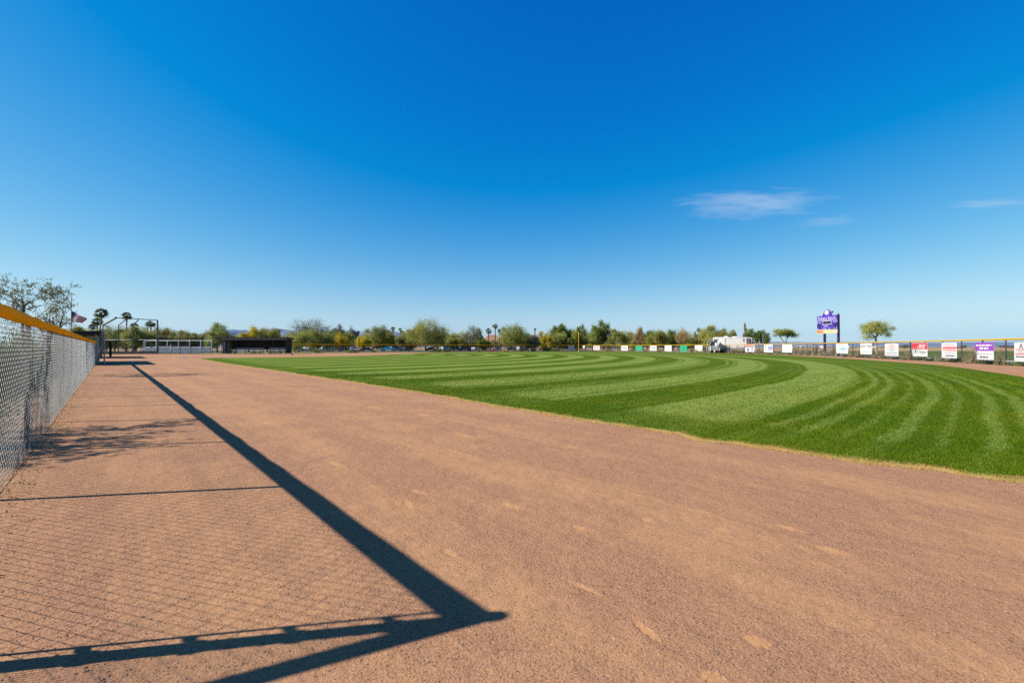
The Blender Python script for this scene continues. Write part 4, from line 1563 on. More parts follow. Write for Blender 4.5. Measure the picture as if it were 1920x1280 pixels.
def make_tree(name, label, px, top, wpx, Y, leaf, base=0.25, dens=1.0, style='round', bark=BARK, group=None, seed=None, cat='tree', loc=None, H=None, W=None, leafsize=None, lean=0.0):
    seed = seed if seed is not None else int(px * 7 + Y)
    r = np.random.default_rng(seed)
    rr = random.Random(seed)
    p0 = loc if loc is not None else at(px, Y)
    H = H if H is not None else zat(top, Y)
    W = W if W is not None else wpx / F * Y
    root = thing(name, label, cat, p0, 0, group)
    cb = base * H
    R = np.array((W / 2, W / 2 * 0.9, (H - cb) / 2))
    cz = cb + R[2]
    nclump = int((40 if style != 'airy' else 46) * min(2.2, max(0.5, (W / 8) ** 0.7)))
    cl = []
    # several overlapping lobes of different height give the crown its uneven outline
    nlob = 1 if style == 'column' else int(r.integers(4, 7))
    lobes = []
    for i in range(nlob):
        if nlob == 1:
            lobes.append((np.array((0, 0, cz)), R * 0.92))
            continue
        a_ = 2 * PI * (i + r.uniform(-0.25, 0.25)) / (nlob - 1)
        q = np.array((math.cos(a_) * R[0] * r.uniform(0.42, 0.62), math.sin(a_) * R[1] * 0.5, cz + R[2] * r.uniform(-0.42, 0.18)))
        rad_ = np.array((W * r.uniform(0.20, 0.29), W * r.uniform(0.20, 0.26), R[2] * r.uniform(0.50, 0.68)))
        if i == nlob - 1:
            q = np.array((r.uniform(-0.18, 0.18) * W, 0, H - R[2] * 0.62))
            rad_ = np.array((W * 0.27, W * 0.27, R[2] * 0.58))
        if style == 'dome':
            q = q * np.array((0.8, 0.8, 0)) + np.array((0, 0, cz - R[2] * (0.25 if i < nlob - 1 else -0.25)))
            rad_ = np.array((W * 0.30, W * 0.28, R[2] * 0.72))
        if style == 'umbrella':
            q[2] = cz + R[2] * (0.30 - 0.75 * (abs(q[0]) / R[0]) ** 2 + r.uniform(-.15, .15))
            rad_[2] = R[2] * 0.5
        lobes.append((q, rad_))
    while len(cl) < nclump:
        q, rad_ = lobes[len(cl) % nlob]
        v = r.normal(0, 1, 3)
        v /= np.linalg.norm(v)
        k = r.random() ** 0.4
        s = q + v * k * rad_ * r.uniform(0.8, 1.12)
        z = min(s[2], H * 0.985 - 0.06 * H * r.random())
        z = max(z, cb * 0.8 + 0.3 * r.random())
        cl.append((s[0] + lean * (z / H), s[1], z))
    cl = np.array(cl)
    # trunk, limbs and branches to the clumps
    mb = MB()
    th = max(cb * (0.8 if style in ('umbrella', 'airy') else 1.05), 0.10 * H)
    r0 = 0.022 * H + 0.05
    fx, fy = lean * 0.3 + rr.uniform(-.04, .04) * H, rr.uniform(-.04, .04) * H
    mb.tube([(0, 0, -0.1), (0.0, 0, 0.02 * H), (fx * 0.6, fy * 0.6, th * 0.6), (fx, fy, th)], [r0 * 1.5, r0, r0 * 0.85, r0 * 0.75], 8)
    nl = rr.choice((3, 4, 5))
    limbs = []
    for i in range(nl):
        a_ = 2 * PI * (i + rr.random() * 0.6) / nl
        e = Vector((math.cos(a_) * W * 0.24 + lean * 0.6, math.sin(a_) * W * 0.22, cz + rr.uniform(-0.15, 0.35) * R[2]))
        f_ = Vector((fx, fy, th))
        m1 = f_.lerp(e, 0.5) + Vector((0, 0, -0.04 * H))
        mb.tube([f_, m1, e], [r0 * 0.62, r0 * 0.42, r0 * 0.2], 6, caps=False)
        limbs.append((f_, m1, e))
    for c in cl[: min(len(cl), 70)]:
        c = Vector(c)
        best = min(limbs, key=lambda l: (l[2] - c).length)
        st = best[1].lerp(best[2], rr.uniform(0.1, 1.0))
        m1 = st.lerp(c, 0.55) + Vector((rr.uniform(-.03, .03) * W, rr.uniform(-.03, .03) * W, 0.03 * H))
        mb.tube([st, m1, c], [r0 * 0.22, r0 * 0.13, r0 * 0.05], 4, caps=False)
        if style == 'airy':
            for _ in range(3):
                q = c + Vector((rr.gauss(0, .09) * W, rr.gauss(0, .09) * W, rr.gauss(0.05, .06) * H))
                mb.tube([m1, c.lerp(q, 0.5), q], [r0 * 0.09, r0 * 0.06, r0 * 0.03], 3, caps=False)
    mb.build('trunk', bark, root)
    ls = leafsize or max(0.10, 0.00165 * Y)
    sg = np.array((0.070 * W, 0.070 * W, 0.065 * (H - cb) + 0.015 * W))
    if style == 'weep':
        sg = sg * np.array((0.75, 0.75, 1.35))
        cl = cl - np.array((0, 0, 0.03 * H))
    if style == 'airy':
        sg = sg * 1.12
    sg = sg[None] * r.uniform(0.65, 1.25, (len(cl), 1))
    area = 4 * W * (H - cb) * dens * 1.25
    npc = max(6, int(area / (ls * ls / 1.6 * 0.5) / len(cl) * (0.36 if style == 'airy' else 1.0)))
    V = leaves_np(r, cl, sg, npc, ls, 1.6 if style != 'weep' else 2.6, 1.4 if style == 'weep' else 0.2)
    # a few sprays that break the outline
    outer = cl[np.argsort(-(((cl - np.array((0, 0, cz))) / R) ** 2).sum(1))[: len(cl) // 2]]
    tips = outer + (outer - np.array((0, 0, cz))) * r.uniform(0.02, 0.22, (len(outer), 1)) + np.abs(r.normal(0, 0.03 * H, outer.shape)) * np.array((0, 0, 1))
    V2 = leaves_np(r, tips, np.full((len(outer), 3), 0.028 * W), max(4, npc // 7), ls * 0.8, 2.4)
    V = np.concatenate((V, V2))
    V[:, 2] = np.maximum(V[:, 2], 0.05)
    link('crown', quads_mesh('crown', V, leaf), root)
    return root


def make_palm(px, top, wpx, Y, label, curve=0.0, group='fan palms behind the field', skirt=True, trunk_top=None):
    r = random.Random(int(px * 13))
    p0 = at(px, Y)
    H = zat(top, Y)
    cw = wpx / F * Y / 2
    hz_ = H - cw * 0.85
    root = thing('palm_tree', label, 'palm tree', p0, 0, group)
    mb = MB()
    pts = [(-curve * (1 - t_) ** 2 * cw, 0, hz_ * t_) for t_ in (0, .25, .5, .75, .9, 1)]
    mb.tube(pts, [0.30, 0.22, 0.2, 0.19, 0.24, 0.15], 8)
    mb.build('trunk', BARK_PALE if wpx > 14 else BARK, root)
    V = []
    nfr = 34 if wpx > 14 else 24
    for i in range(nfr):
        a_ = i * 2.399 + r.random() * 0.3
        el = math.radians(r.uniform(-45, 80))
        d = Vector((math.cos(a_) * math.cos(el), math.sin(a_) * math.cos(el), math.sin(el)))
        c = Vector((0, 0, hz_)) + d * cw * 0.42
        up = Vector((0, 0, 1))
        side = d.cross(up)
        side = side.normalized() if side.length > 0.05 else Vector((1, 0, 0))
        # petiole
        w0 = side * 0.025
        h0 = Vector((0, 0, hz_))
        V += [h0 - w0, h0 + w0, c + w0, c - w0]
        nb = 9
        for k in range(nb):
            b_ = (k - (nb - 1) / 2) / ((nb - 1) / 2) * 1.25
            dd = (d * math.cos(b_) + side * math.sin(b_))
            tip = c + dd * cw * r.uniform(0.5, 0.66) + Vector((0, 0, -0.16 * cw * (1 + abs(b_))))
            m_ = c.lerp(tip, 0.55) + Vector((0, 0, 0.05 * cw))
            ww = dd.cross(d.cross(side)).normalized() * 0.055 * cw if dd.cross(d.cross(side)).length > 1e-3 else side * 0.05 * cw
            V += [c, m_ - ww, tip, m_ + ww]
    link('fronds', quads_mesh('fronds', np.array([tuple(v) for v in V]), L_PALM), root)
    if skirt:
        V = []
        for i in range(26):
            a_ = r.uniform(0, 6.28)
            o_ = Vector((math.cos(a_), math.sin(a_), 0))
            s_ = Vector((-o_.y, o_.x, 0)) * 0.08 * cw
            t0 = Vector((0, 0, hz_ - 0.05)) + o_ * 0.1
            t1 = Vector((0, 0, hz_ - cw * r.uniform(0.5, 0.8))) + o_ * cw * r.uniform(0.2, 0.34)
            V += [t0 - s_ * 0.3, t0 + s_ * 0.3, t1 + s_, t1 - s_]
        link('dead_fronds', quads_mesh('dead_fronds', np.array([tuple(v) for v in V]), leaf_mat('leaf_straw', (0.16, 0.11, 0.06), (0.3, 0.21, 0.11))), root)
    return root


# the mesquite just behind the left fence, and its neighbours
def wispy(label, p0, seed, H, fork, spread, leaf, leafsize, per_twig, nlimb=6, limb=0.038, droop=0.10):
    rr = random.Random(seed)
    root = thing('mesquite_tree', label, 'tree', p0)
    mb = MB()
    tw = []

    def rnd():
        return Vector((rr.gauss(0, 1), rr.gauss(0, 1), rr.gauss(0, 1)))

    def grow(p, d, L, r0, lev):
        pts, rad = [p], [r0]
        n_ = 5
        for k in range(n_):
            sag = Vector((0, 0, -droop * (0.2 + lev * 0.55)))
            d = (d + rnd() * 0.17 + sag).normalized()
            if p.z + d.z * L / n_ > H and d.z > 0:
                d.z *= 0.15
                d.normalize()
            p = p + d * (L / n_)
            pts.append(p)
            rad.append(r0 * (1 - 0.13 * (k + 1)))
        mb.tube(pts, rad, 6 if lev < 2 else 4, caps=False)
        if lev >= 3:
            tw.append(pts)
            return
        for c in range((4, 4, 4)[lev]):
            k = rr.choice((2, 3, 4, 5)) if c else 5
            dd = (pts[k] - pts[k - 1]).normalized()
            q = (dd + rnd() * 0.55 + Vector((0, 0, 0.16 if lev == 0 else 0.0))).normalized()
            grow(pts[k], q, L * rr.uniform(0.55, 0.82), rad[k] * 0.58, lev + 1)
    mb.tube([(0, 0, -0.1), (0.03, 0.02, fork * 0.35), (-0.03, 0, fork * 0.7), (0, 0, fork)], [0.10, 0.075, 0.062, 0.055], 8)
    for i in range(nlimb):
        a_ = 2 * PI * (i + rr.uniform(-.2, .2)) / nlimb
        el = rr.uniform(0.3, 1.3)
        grow(Vector((0, 0, fork * rr.uniform(0.86, 1.0))), Vector((math.cos(a_), math.sin(a_), el)).normalized(), spread * 0.50, limb, 0)
    mb.build('trunk', BARK, root)
    r = np.random.default_rng(seed)
    C = []
    for pts in tw:
        for k in range(per_twig):
            u = rr.random() * (len(pts) - 1.001)
            i = int(u)
            q = pts[i].lerp(pts[i + 1], u - i)
            C.append((q.x, q.y, q.z - rr.random() * 0.06))
    C = np.array(C)
    V = leaves_np(r, C, np.full((len(C), 3), leafsize * 0.45), 1, leafsize, 2.3, 0.9)
    link('crown', quads_mesh('crown', V, leaf), root)
    return root


wispy('open feathery mesquite rising close behind the left fence', Vector((-24.6, 22.9, 0)), 23, 5.9, 3.6, 2.15, L_MESQ, 0.075, 13, nlimb=8, limb=0.026)
wispy('mesquite outside the left edge whose shadow falls on the dirt', Vector((-13.0, 6.0, 0)), 12, 5.6, 2.9, 2.3, L_MESQ, 0.10, 14, nlimb=9, droop=0.06)
make_tree('mesquite_tree', 'small sparse grey mesquite between the near mesquite and the flagpole', 96, 566, 78, 46, L_GREY, base=0.42, dens=0.22, style='airy', seed=31, leafsize=0.16)

GPV = 'olive palo verde trees behind the backstop'
for i, (px, top, w_) in enumerate(((128, 620, 44), (164, 619, 48), (200, 618, 50), (236, 618, 52), (277, 617, 50), (316, 620, 50), (352, 623, 46), (384, 624, 44), (436, 628, 40))):
    make_tree('palo_verde_tree', 'low olive tree in the unbroken row behind the backstop and bleachers', px, top, w_, 132 + (i % 3) * 5, L_PALO if i % 3 else L_OLIVE, base=0.06, dens=1.3,
              group='unbroken row of olive trees behind the backstop')
for i, (px, top, w_) in enumerate(((545, 630, 40), (578, 632, 42), (612, 629, 44), (648, 634, 36), (700, 631, 40), (735, 633, 36), (775, 630, 40), (812, 631, 44), (845, 634, 36), (880, 633, 44), (950, 631, 42), (985, 635, 36),
                                   (1035, 630, 40), (1066, 628, 42), (1098, 632, 36), (1140, 632, 40), (1178, 634, 34), (1215, 632, 38), (1244, 631, 36), (1272, 633, 36), (1298, 634, 30), (1318, 632, 36))):
    make_tree('bushy_tree', 'low bushy tree in the continuous band behind the car park', px, top - 8 - (i * 7) % 5, w_ * 1.35, 196 + (i % 4) * 4, (L_OLIVE, L_PALO, L_GREEN)[i % 3], base=0.04, dens=1.2,
              group='low trees in the band behind the car park')
for px, top, w_, Y, lab in ((148, 613, 52, 92, 'olive palo verde just right of the flagpole foot'), (182, 616, 50, 112, 'olive palo verde under the pair of tall palms'),
                            (215, 613.5, 58, 118, 'olive palo verde behind the backstop canopy arm'), (256, 613, 54, 115, 'olive palo verde behind the middle of the backstop'),
                            (297, 614, 56, 118, 'olive palo verde behind the right backstop post'), (338, 620, 52, 120, 'low palo verde behind the middle of the bleachers')):
    make_tree('palo_verde_tree', lab, px, top, w_, Y, L_PALO, base=0.12, dens=1.25, style='round', group=GPV)
make_tree('palo_verde_tree', 'dull green tree behind the right end of the bleachers', 366, 621, 40, 122, L_OLIVE, base=0.12, dens=1.1, group=GPV)
make_tree('broad_tree', 'small dark tree poking above the palo verdes over the bleachers', 322, 615.5, 17, 150, L_DARK, base=0.2)
make_tree('mesquite_tree', 'green rounded mesquite left of the far dugout', 408, 608, 62, 118, L_OLIVE, base=0.15, dens=1.15)
make_tree('broad_tree', 'yellow green tree above the left of the far dugout roof', 466, 612, 40, 135, L_YELLOW, base=0.2, dens=1.0)
make_tree('broad_tree', 'pale green tree above the right of the far dugout roof', 501, 610, 46, 138, leaf_mat('leaf_lime', (0.12, 0.125, 0.03), (0.27, 0.25, 0.06), (0.34, 0.28, 0.07)), base=0.2, dens=0.9)
make_tree('mesquite_tree', 'big airy mesquite standing above the left end of the yellow cap', 583, 594, 88, 150, L_GREY, base=0.25, dens=0.5, style='airy', leafsize=0.26)
make_tree('palo_verde_tree', 'drooping olive tree right beside the far dugout end', 560, 616, 52, 128, L_PALO, base=0.12, dens=1.2, style='weep')
make_tree('palo_verde_tree', 'dense olive tree below the big airy mesquite', 597, 615, 56, 135, L_OLIVE, base=0.12, dens=1.2, style='weep')
make_tree('palo_verde_tree', 'yellow green drooping tree left of the purple grey trees', 637, 621, 38, 140, L_YELLOW, base=0.15, dens=1.0, style='weep')
make_tree('gum_tree', 'dark purple grey tree, left one of the pair before the hills', 633, 608.5, 26, 225, L_PURPLE, base=0.2, dens=0.9)
make_tree('gum_tree', 'dark purple grey tree, right one of the pair before the hills', 658, 613, 27, 230, L_PURPLE, base=0.1, dens=1.1)
make_tree('palo_verde_tree', 'bright golden yellow low tree in front of the hills', 681, 625.5, 36, 140, L_YELLOW, base=0.12, dens=1.3)
make_tree('mesquite_tree', 'olive mesquite between the golden tree and the pink house', 716, 611, 58, 150, L_OLIVE, base=0.2, dens=0.95)
make_tree('mesquite_tree', 'largest spreading mesquite with dark forked trunk, left of centre', 798, 594, 86, 152, L_PALO, base=0.25, dens=0.9, style='weep')
make_tree('mesquite_tree', 'dull green tree behind the largest mesquite, to its right', 826, 606, 34, 175, L_GREY, base=0.2, dens=0.6, style='airy')
make_tree('palo_verde_tree', 'low yellow green tree right of the largest mesquite', 851, 625, 44, 150, L_PALO, base=0.12, dens=1.2)
make_tree('mesquite_tree', 'thin mesquite with pale gaps left of the arched house', 881, 610, 50, 155, L_GREY, base=0.25, dens=0.55, style='airy')
make_tree('broad_tree', 'small dark leafy tree beside the thin mesquite', 896, 615, 17, 175, L_GREEN, base=0.2)
make_tree('palo_verde_tree', 'low green tree in front of the arched house', 905, 634, 30, 160, L_GREEN, base=0.1, dens=1.2)
make_tree('mesquite_tree', 'grey green mesquite right of the two palms', 962, 606.5, 62, 152, L_OLIVE, base=0.2, dens=0.8)
make_tree('mesquite_tree', 'dull green mesquite left of the thin palm', 990, 624, 46, 158, L_GREY, base=0.15, dens=1.0)
make_tree('palo_verde_tree', 'yellow green tree right of the dark house roof', 1024, 621, 30, 165, L_YELLOW, base=0.15, dens=0.9)
make_tree('broad_tree', 'dark leafy tree left of the foul pole, tallest of three', 1053, 607, 44, 178, L_GREEN, base=0.12, dens=1.2)
make_tree('broad_tree', 'olive tree in front of the dark leafy one', 1048, 622, 36, 168, L_OLIVE, base=0.12, dens=1.1)
make_tree('broad_tree', 'tree with yellowing top just left of the foul pole', 1084, 609, 32, 182, L_GREEN, base=0.12, dens=1.1)
make_tree('mesquite_tree', 'rounded olive tree behind the foul pole', 1080, 622, 34, 170, L_OLIVE, base=0.12, dens=1.1)
make_tree('broad_tree', 'tall full green tree right of the foul pole', 1123, 604, 42, 176, L_GREEN, base=0.12, dens=1.3)
make_tree('mesquite_tree', 'low olive tree at the left foot of the tall green tree', 1112, 622, 32, 170, L_OLIVE, base=0.15, dens=1.0)
make_tree('mesquite_tree', 'olive tree with pale forked trunks beside the tan tree', 1164, 617, 42, 172, L_OLIVE, base=0.28, dens=0.9, bark=BARK_PALE)
make_tree('autumn_tree', 'orange brown autumn tree, brightest one right of the foul pole', 1197, 613, 27, 178, L_BROWN, base=0.12, dens=1.0)
make_tree('mesquite_tree', 'wide green mesquite right of the orange brown tree', 1232, 619, 46, 170, L_OLIVE, base=0.2, dens=1.0)
make_tree('mesquite_tree', 'green mesquite left of the half bare tan tree', 1257, 618, 32, 176, L_GREEN, base=0.2, dens=0.9)
make_tree('autumn_tree', 'half bare tan and brown tree left of the motorhome', 1281, 613, 34, 172, L_BROWN, base=0.15, dens=0.6, style='airy')
make_tree('palo_verde_tree', 'wide yellow green tree behind the motorhome', 1334, 612.5, 58, 160, L_PALO, base=0.12, dens=1.25)
make_tree('palo_verde_tree', 'green tree over the motorhome roof', 1362, 617, 36, 168, L_OLIVE, base=0.15, dens=1.1)
make_tree('conifer_tree', 'small grey green pointed tree over the motorhome', 1377, 616, 12, 185, L_GREY, base=0.1, style='column')
make_tree('conifer_tree', 'slim brownish column tree over the motorhome cab', 1398, 609, 12, 180, L_SAGE, base=0.08, style='column', dens=1.2)
make_tree('broad_tree', 'leafy green tree just right of the motorhome', 1413, 614, 26, 150, L_GREEN, base=0.2, dens=0.8)
make_tree('broad_tree', 'leafy green tree left of the umbrella shaped mesquite', 1432, 616, 26, 150, L_GREEN, base=0.25, dens=0.8)
make_tree('mesquite_tree', 'umbrella shaped mesquite left of the scoreboard', 1472, 615.5, 48, 132, L_OLIVE, base=0.52, dens=0.9, style='umbrella', bark=BARK_PALE, leafsize=0.2)
make_tree('mesquite_tree', 'lone round topped mesquite with pale trunk right of the scoreboard', 1644, 595.0, 64, 100, L_PALO, base=0.42, dens=0.5, style='dome', bark=BARK_PALE, leafsize=0.16, lean=-0.2)
make_tree('mesquite_tree', 'dull olive tree filling behind the pink house', 760, 622, 40, 190, L_OLIVE, base=0.1, dens=1.0)
make_tree('mesquite_tree', 'dull olive tree between the thin mesquite and the largest one', 862, 632, 44, 195, L_OLIVE, base=0.1, dens=1.1)

make_palm(189.5, 576, 25, 130, 'tallest fan palm with curved trunk, above the left fence end', curve=0.9)
make_palm(182, 594, 20, 138, 'shorter fan palm just left of the tallest one', curve=0.4)
make_palm(237, 583.5, 19, 150, 'slim straight fan palm above the backstop canopy')
make_palm(251.5, 604, 17, 140, 'fan palm crown behind the middle of the backstop')
make_palm(282.5, 599.5, 17, 148, 'fan palm just left of the right backstop post')
make_palm(276, 603, 10, 160, 'smaller fan palm beside the right backstop post')
make_palm(173, 606, 15, 140, 'low fan palm crown over the left fence')
make_palm(523, 616, 9, 190, 'small palm against the hills above the far dugout')
make_palm(672, 619, 7, 230, 'tiny palm in the gap of the hills by the golden tree')
make_palm(736.5, 611.5, 11, 195, 'small palm above the mesquite by the pink house')
make_palm(751, 614, 11, 195, 'small palm directly above the pink house')
make_palm(916, 614, 14, 190, 'shorter of the two palms by the arched house')
make_palm(928.5, 605.5, 13, 195, 'taller of the two palms by the arched house')
make_palm(936, 616, 9, 195, 'lowest palm right of the two by the arched house')
make_palm(1003, 614.5, 6, 210, 'thin lone palm above the dark house roof')
make_palm(1310, 613.5, 10, 190, 'palm left of the wide yellow green tree by the motorhome')
make_palm(1303, 621, 6, 200, 'tiny palm left of the one by the motorhome')

# ------------------------------------------------------------------ shrubs
def shrub_mesh(seed, W, H, ls, leaf, n_):
    r = np.random.default_rng(seed)
    k = 16
    c = r.normal(0, 1, (k, 3))
    c /= np.linalg.norm(c, axis=1)[:, None]
    c *= r.uniform(0.3, 0.95, (k, 1))
    c[:, 2] = np.abs(c[:, 2])
    c *= np.array((W / 2, W / 2 * 0.8, H * 0.82))
    c[:, 2] += 0.08 * H
    V = leaves_np(r, c, np.tile(np.array((0.12 * W, 0.11 * W, 0.11 * H)), (k, 1)), max(4, n_ // k), ls, 1.7)
    V[:, 2] = np.maximum(V[:, 2], 0.02)
    return quads_mesh('foliage', V, leaf)


def shrub_stems(W, H, seed):
    r = random.Random(seed)
    mb = MB()
    for i in range(7):
        a_ = i * 0.9 + r.random()
        mb.tube([(0, 0, 0), (math.cos(a_) * W * .15, math.sin(a_) * W * .15, H * .35), (math.cos(a_) * W * .32, math.sin(a_) * W * .3, H * .75)], [0.03, 0.02, 0.008], 5, caps=False)
    return mb.mesh('stems', BARK)


SH = {}


def shrub(name, label, p, W, H, leaf, group, var=0, ls=0.12):
    key = (leaf.name, var % 3, ls)
    if key not in SH:
        SH[key] = (shrub_mesh(hash(leaf.name) % 97 + var * 5 if False else len(SH) * 11 + 3, 2.0, 1.0, ls, leaf, int(520 * (0.12 / ls) ** 1.2)), shrub_stems(2.0, 1.0, len(SH)))
    f_, s_ = SH[key]
    root = thing(name, label, 'shrub', p, rng.uniform(0, 6.28), group)
    root.scale = (W / 2, W / 2, H)
    link('stems', s_, root)
    link('foliage', f_, root)
    return root


# along the outfield fence
for i, (px, w_, h) in enumerate([(1308, 15, 1.7), (1322, 16, 1.6), (1362, 20, 1.7), (1376, 22, 1.6), (1391, 20, 1.7), (1421, 16, 1.5), (1428, 12, 1.2), (1492, 15, 1.6), (1503, 16, 1.75),
                                 (1515, 17, 1.7), (1528, 16, 1.75), (1540, 16, 1.6), (1551, 16, 1.5), (1562, 14, 1.7), (1598, 18, 1.5), (1608, 14, 1.4), (1644, 20, 1.0), (1653, 16, 1.25),
                                 (1697, 18, 1.3), (1707, 15, 1.1), (1758, 12, 0.9), (1812, 18, 1.1), (1824, 14, 1.55), (1873, 16, 1.6), (1140, 20, 1.3), (1185, 14, 1.2), (1210, 10, 1.1), (1238, 12, 1.2),
                                 (1296, 12, 1.3)]):
    hit, td = hit_fence(px)
    out_ = (hit - HOME).normalized()
    p = hit + out_ * rng.uniform(1.2, 2.0)
    p = at(px, p.y)
    shrub('desert_shrub', 'dull brown desert shrub in the hedge behind the outfield fence', p, w_ / F * p.y, h, L_SAGE, 'brown shrubs behind the outfield fence', i)
for i, px in enumerate(list(range(1330, 1480, 12)) + list(range(1572, 1925, 11))):
    hit, td = hit_fence(px)
    out_ = (hit - HOME).normalized()
    p = hit + out_ * rng.uniform(0.7, 1.1)
    shrub('low_shrub', 'low green plant at the foot of the outfield fence', p, rng.uniform(1.2, 2.0), rng.uniform(0.28, 0.6), L_LOW, 'low plants at the foot of the outfield fence', i)
# along the far foul-line fence
for i, (px, w_, h, lf, lab) in enumerate([(596, 22, 1.35, L_LOW, 'grey green shrub behind the far fence, left of the blue car'), (655, 16, 1.1, L_LOW, 'grey green shrub behind the far fence below the white car'),
                                          (670, 22, 1.15, L_SAGE, 'wide grey brown shrub behind the far fence below the white car'), (818, 26, 1.5, L_DARK, 'dark shrub at the foot of the largest mesquite'),
                                          (838, 22, 1.5, L_DARK, 'dark shrub right of the largest mesquite trunk'), (897, 9, 1.4, L_SAGE, 'small brown shrub left of the reddish one'),
                                          (921, 20, 1.7, leaf_mat('leaf_reddish', (0.12, 0.06, 0.05), (0.26, 0.14, 0.10)), 'reddish brown shrub below the arched house'),
                                          (946, 22, 1.5, leaf_mat('leaf_tan', (0.20, 0.15, 0.06), (0.34, 0.27, 0.12)), 'tan shrub right of the reddish one'), (976, 16, 1.5, L_SAGE, 'brown shrub below the dark house roof'),
                                          (1025, 20, 1.9, L_DARK, 'dark shrub left of the beige sign'), (1042, 18, 1.7, L_SAGE, 'brown shrub just left of the beige sign'), (1000, 14, 1.2, L_SAGE, 'low brown shrub left of the dark shrub'),
                                          (1082, 8, 1.9, L_DARK, 'dark shrub between the beige sign and the foul pole'),
                                          (700, 9, 1.3, L_GREEN, 'bright green shrub beside the teal pickup')]):
    hit, td = hit_fence(px)
    Y = hit.y + 3.0
    shrub('verge_shrub', lab, at(px, Y), w_ / F * Y, h, lf, 'shrubs behind the far foul line fence', i, 0.2)
for i, (px, w_, h) in enumerate(((424, 9, 1.25), (440, 18, 1.1), (474, 20, 0.8), (486, 12, 0.7), (508, 16, 1.0), (525, 15, 1.2))):
    shrub('dugout_shrub', 'low green shrub seen under the far dugout screen', at(px, 103.5), w_ / F * 103, h, L_LOW, 'shrubs behind the far dugout', i, 0.14)
# behind the left fence
L_HEDGE = leaf_mat('leaf_hedge', (0.016, 0.026, 0.009), (0.055, 0.075, 0.022), (0.10, 0.10, 0.03), trans=0.25)
for i in range(30):
    s, o_, w_, h = 11 + i * 1.2, rng.uniform(3.1, 3.7), rng.uniform(2.2, 2.9), rng.uniform(1.7, 1.9) + (rng.uniform(0.6, 1.2) if i > 21 else 0)
    p = CORNER + FD * s - FN * o_
    shrub('fence_shrub', 'leafy green shrub growing behind the left fence', p, w_, h, L_HEDGE if i < 22 else L_GREEN, 'shrubs behind the left fence', i, 0.09)
for i in range(46):  # plants added to darken the ground seen through the mesh
    p = CORNER + FD * (0.8 + i * 1.0) - FN * rng.uniform(1.1, 2.3)
    shrub('added_dark_shrub', 'added low dark plant darkening the gaps of the left fence', p, rng.uniform(1.5, 2.1), rng.uniform(0.45, 0.72), L_HEDGE, 'added dark plants behind the left fence', i, 0.075)
# dead leaves and weeds along the foot of the left fence
r = np.random.default_rng(9)
k = 2600
s = 24 * r.random(k) ** 1.3
o_ = r.normal(0.06, 0.14, k)
C = np.stack((CORNER.x + FD.x * s + FN.x * o_, CORNER.y + FD.y * s + FN.y * o_, np.full(k, 0.028) + 0.03 * r.random(k) ** 2), axis=1)
V = leaves_np(r, C, np.full((k, 3), 0.002), 1, 0.028, 2.0)
V[:, 2] = np.maximum(V[:, 2], 0.022)
tag(link('leaf_litter', quads_mesh('leaf_litter', V, leaf_mat('leaf_litter', (0.20, 0.13, 0.07), (0.42, 0.32, 0.18), (0.12, 0.14, 0.05)))), 'dry leaves and grit caught along the foot of the left fence', 'leaf litter', kind='stuff')

# ------------------------------------------------------------------ vehicles
def car_mesh(kind):
    if kind == 'suv':
        prof = [(-2.3, .35), (-2.32, .75), (-2.25, 1.02), (-2.1, 1.62), (-1.9, 1.70), (0.35, 1.72), (1.05, 1.12), (2.05, 0.98), (2.3, 0.8), (2.32, .38)]
        win = [(-2.0, 1.10), (-1.92, 1.55), (0.25, 1.58), (0.85, 1.12)]
    elif kind == 'sedan':
        prof = [(-2.35, .35), (-2.38, .8), (-2.2, 0.98), (-1.55, 1.05), (-0.95, 1.44), (0.35, 1.46), (1.1, 1.0), (2.1, 0.88), (2.36, .7), (2.36, .36)]
        win = [(-1.4, 1.05), (-0.88, 1.36), (0.28, 1.38), (0.9, 1.02)]
    else:
        prof = [(-2.7, .5), (-2.7, 1.1), (-0.7, 1.12), (-0.6, 1.78), (0.65, 1.8), (1.25, 1.2), (2.5, 1.1), (2.7, .85), (2.7, .45)]
        win = [(-0.48, 1.2), (-0.45, 1.66), (0.55, 1.68), (1.02, 1.22)]
    return prof, win


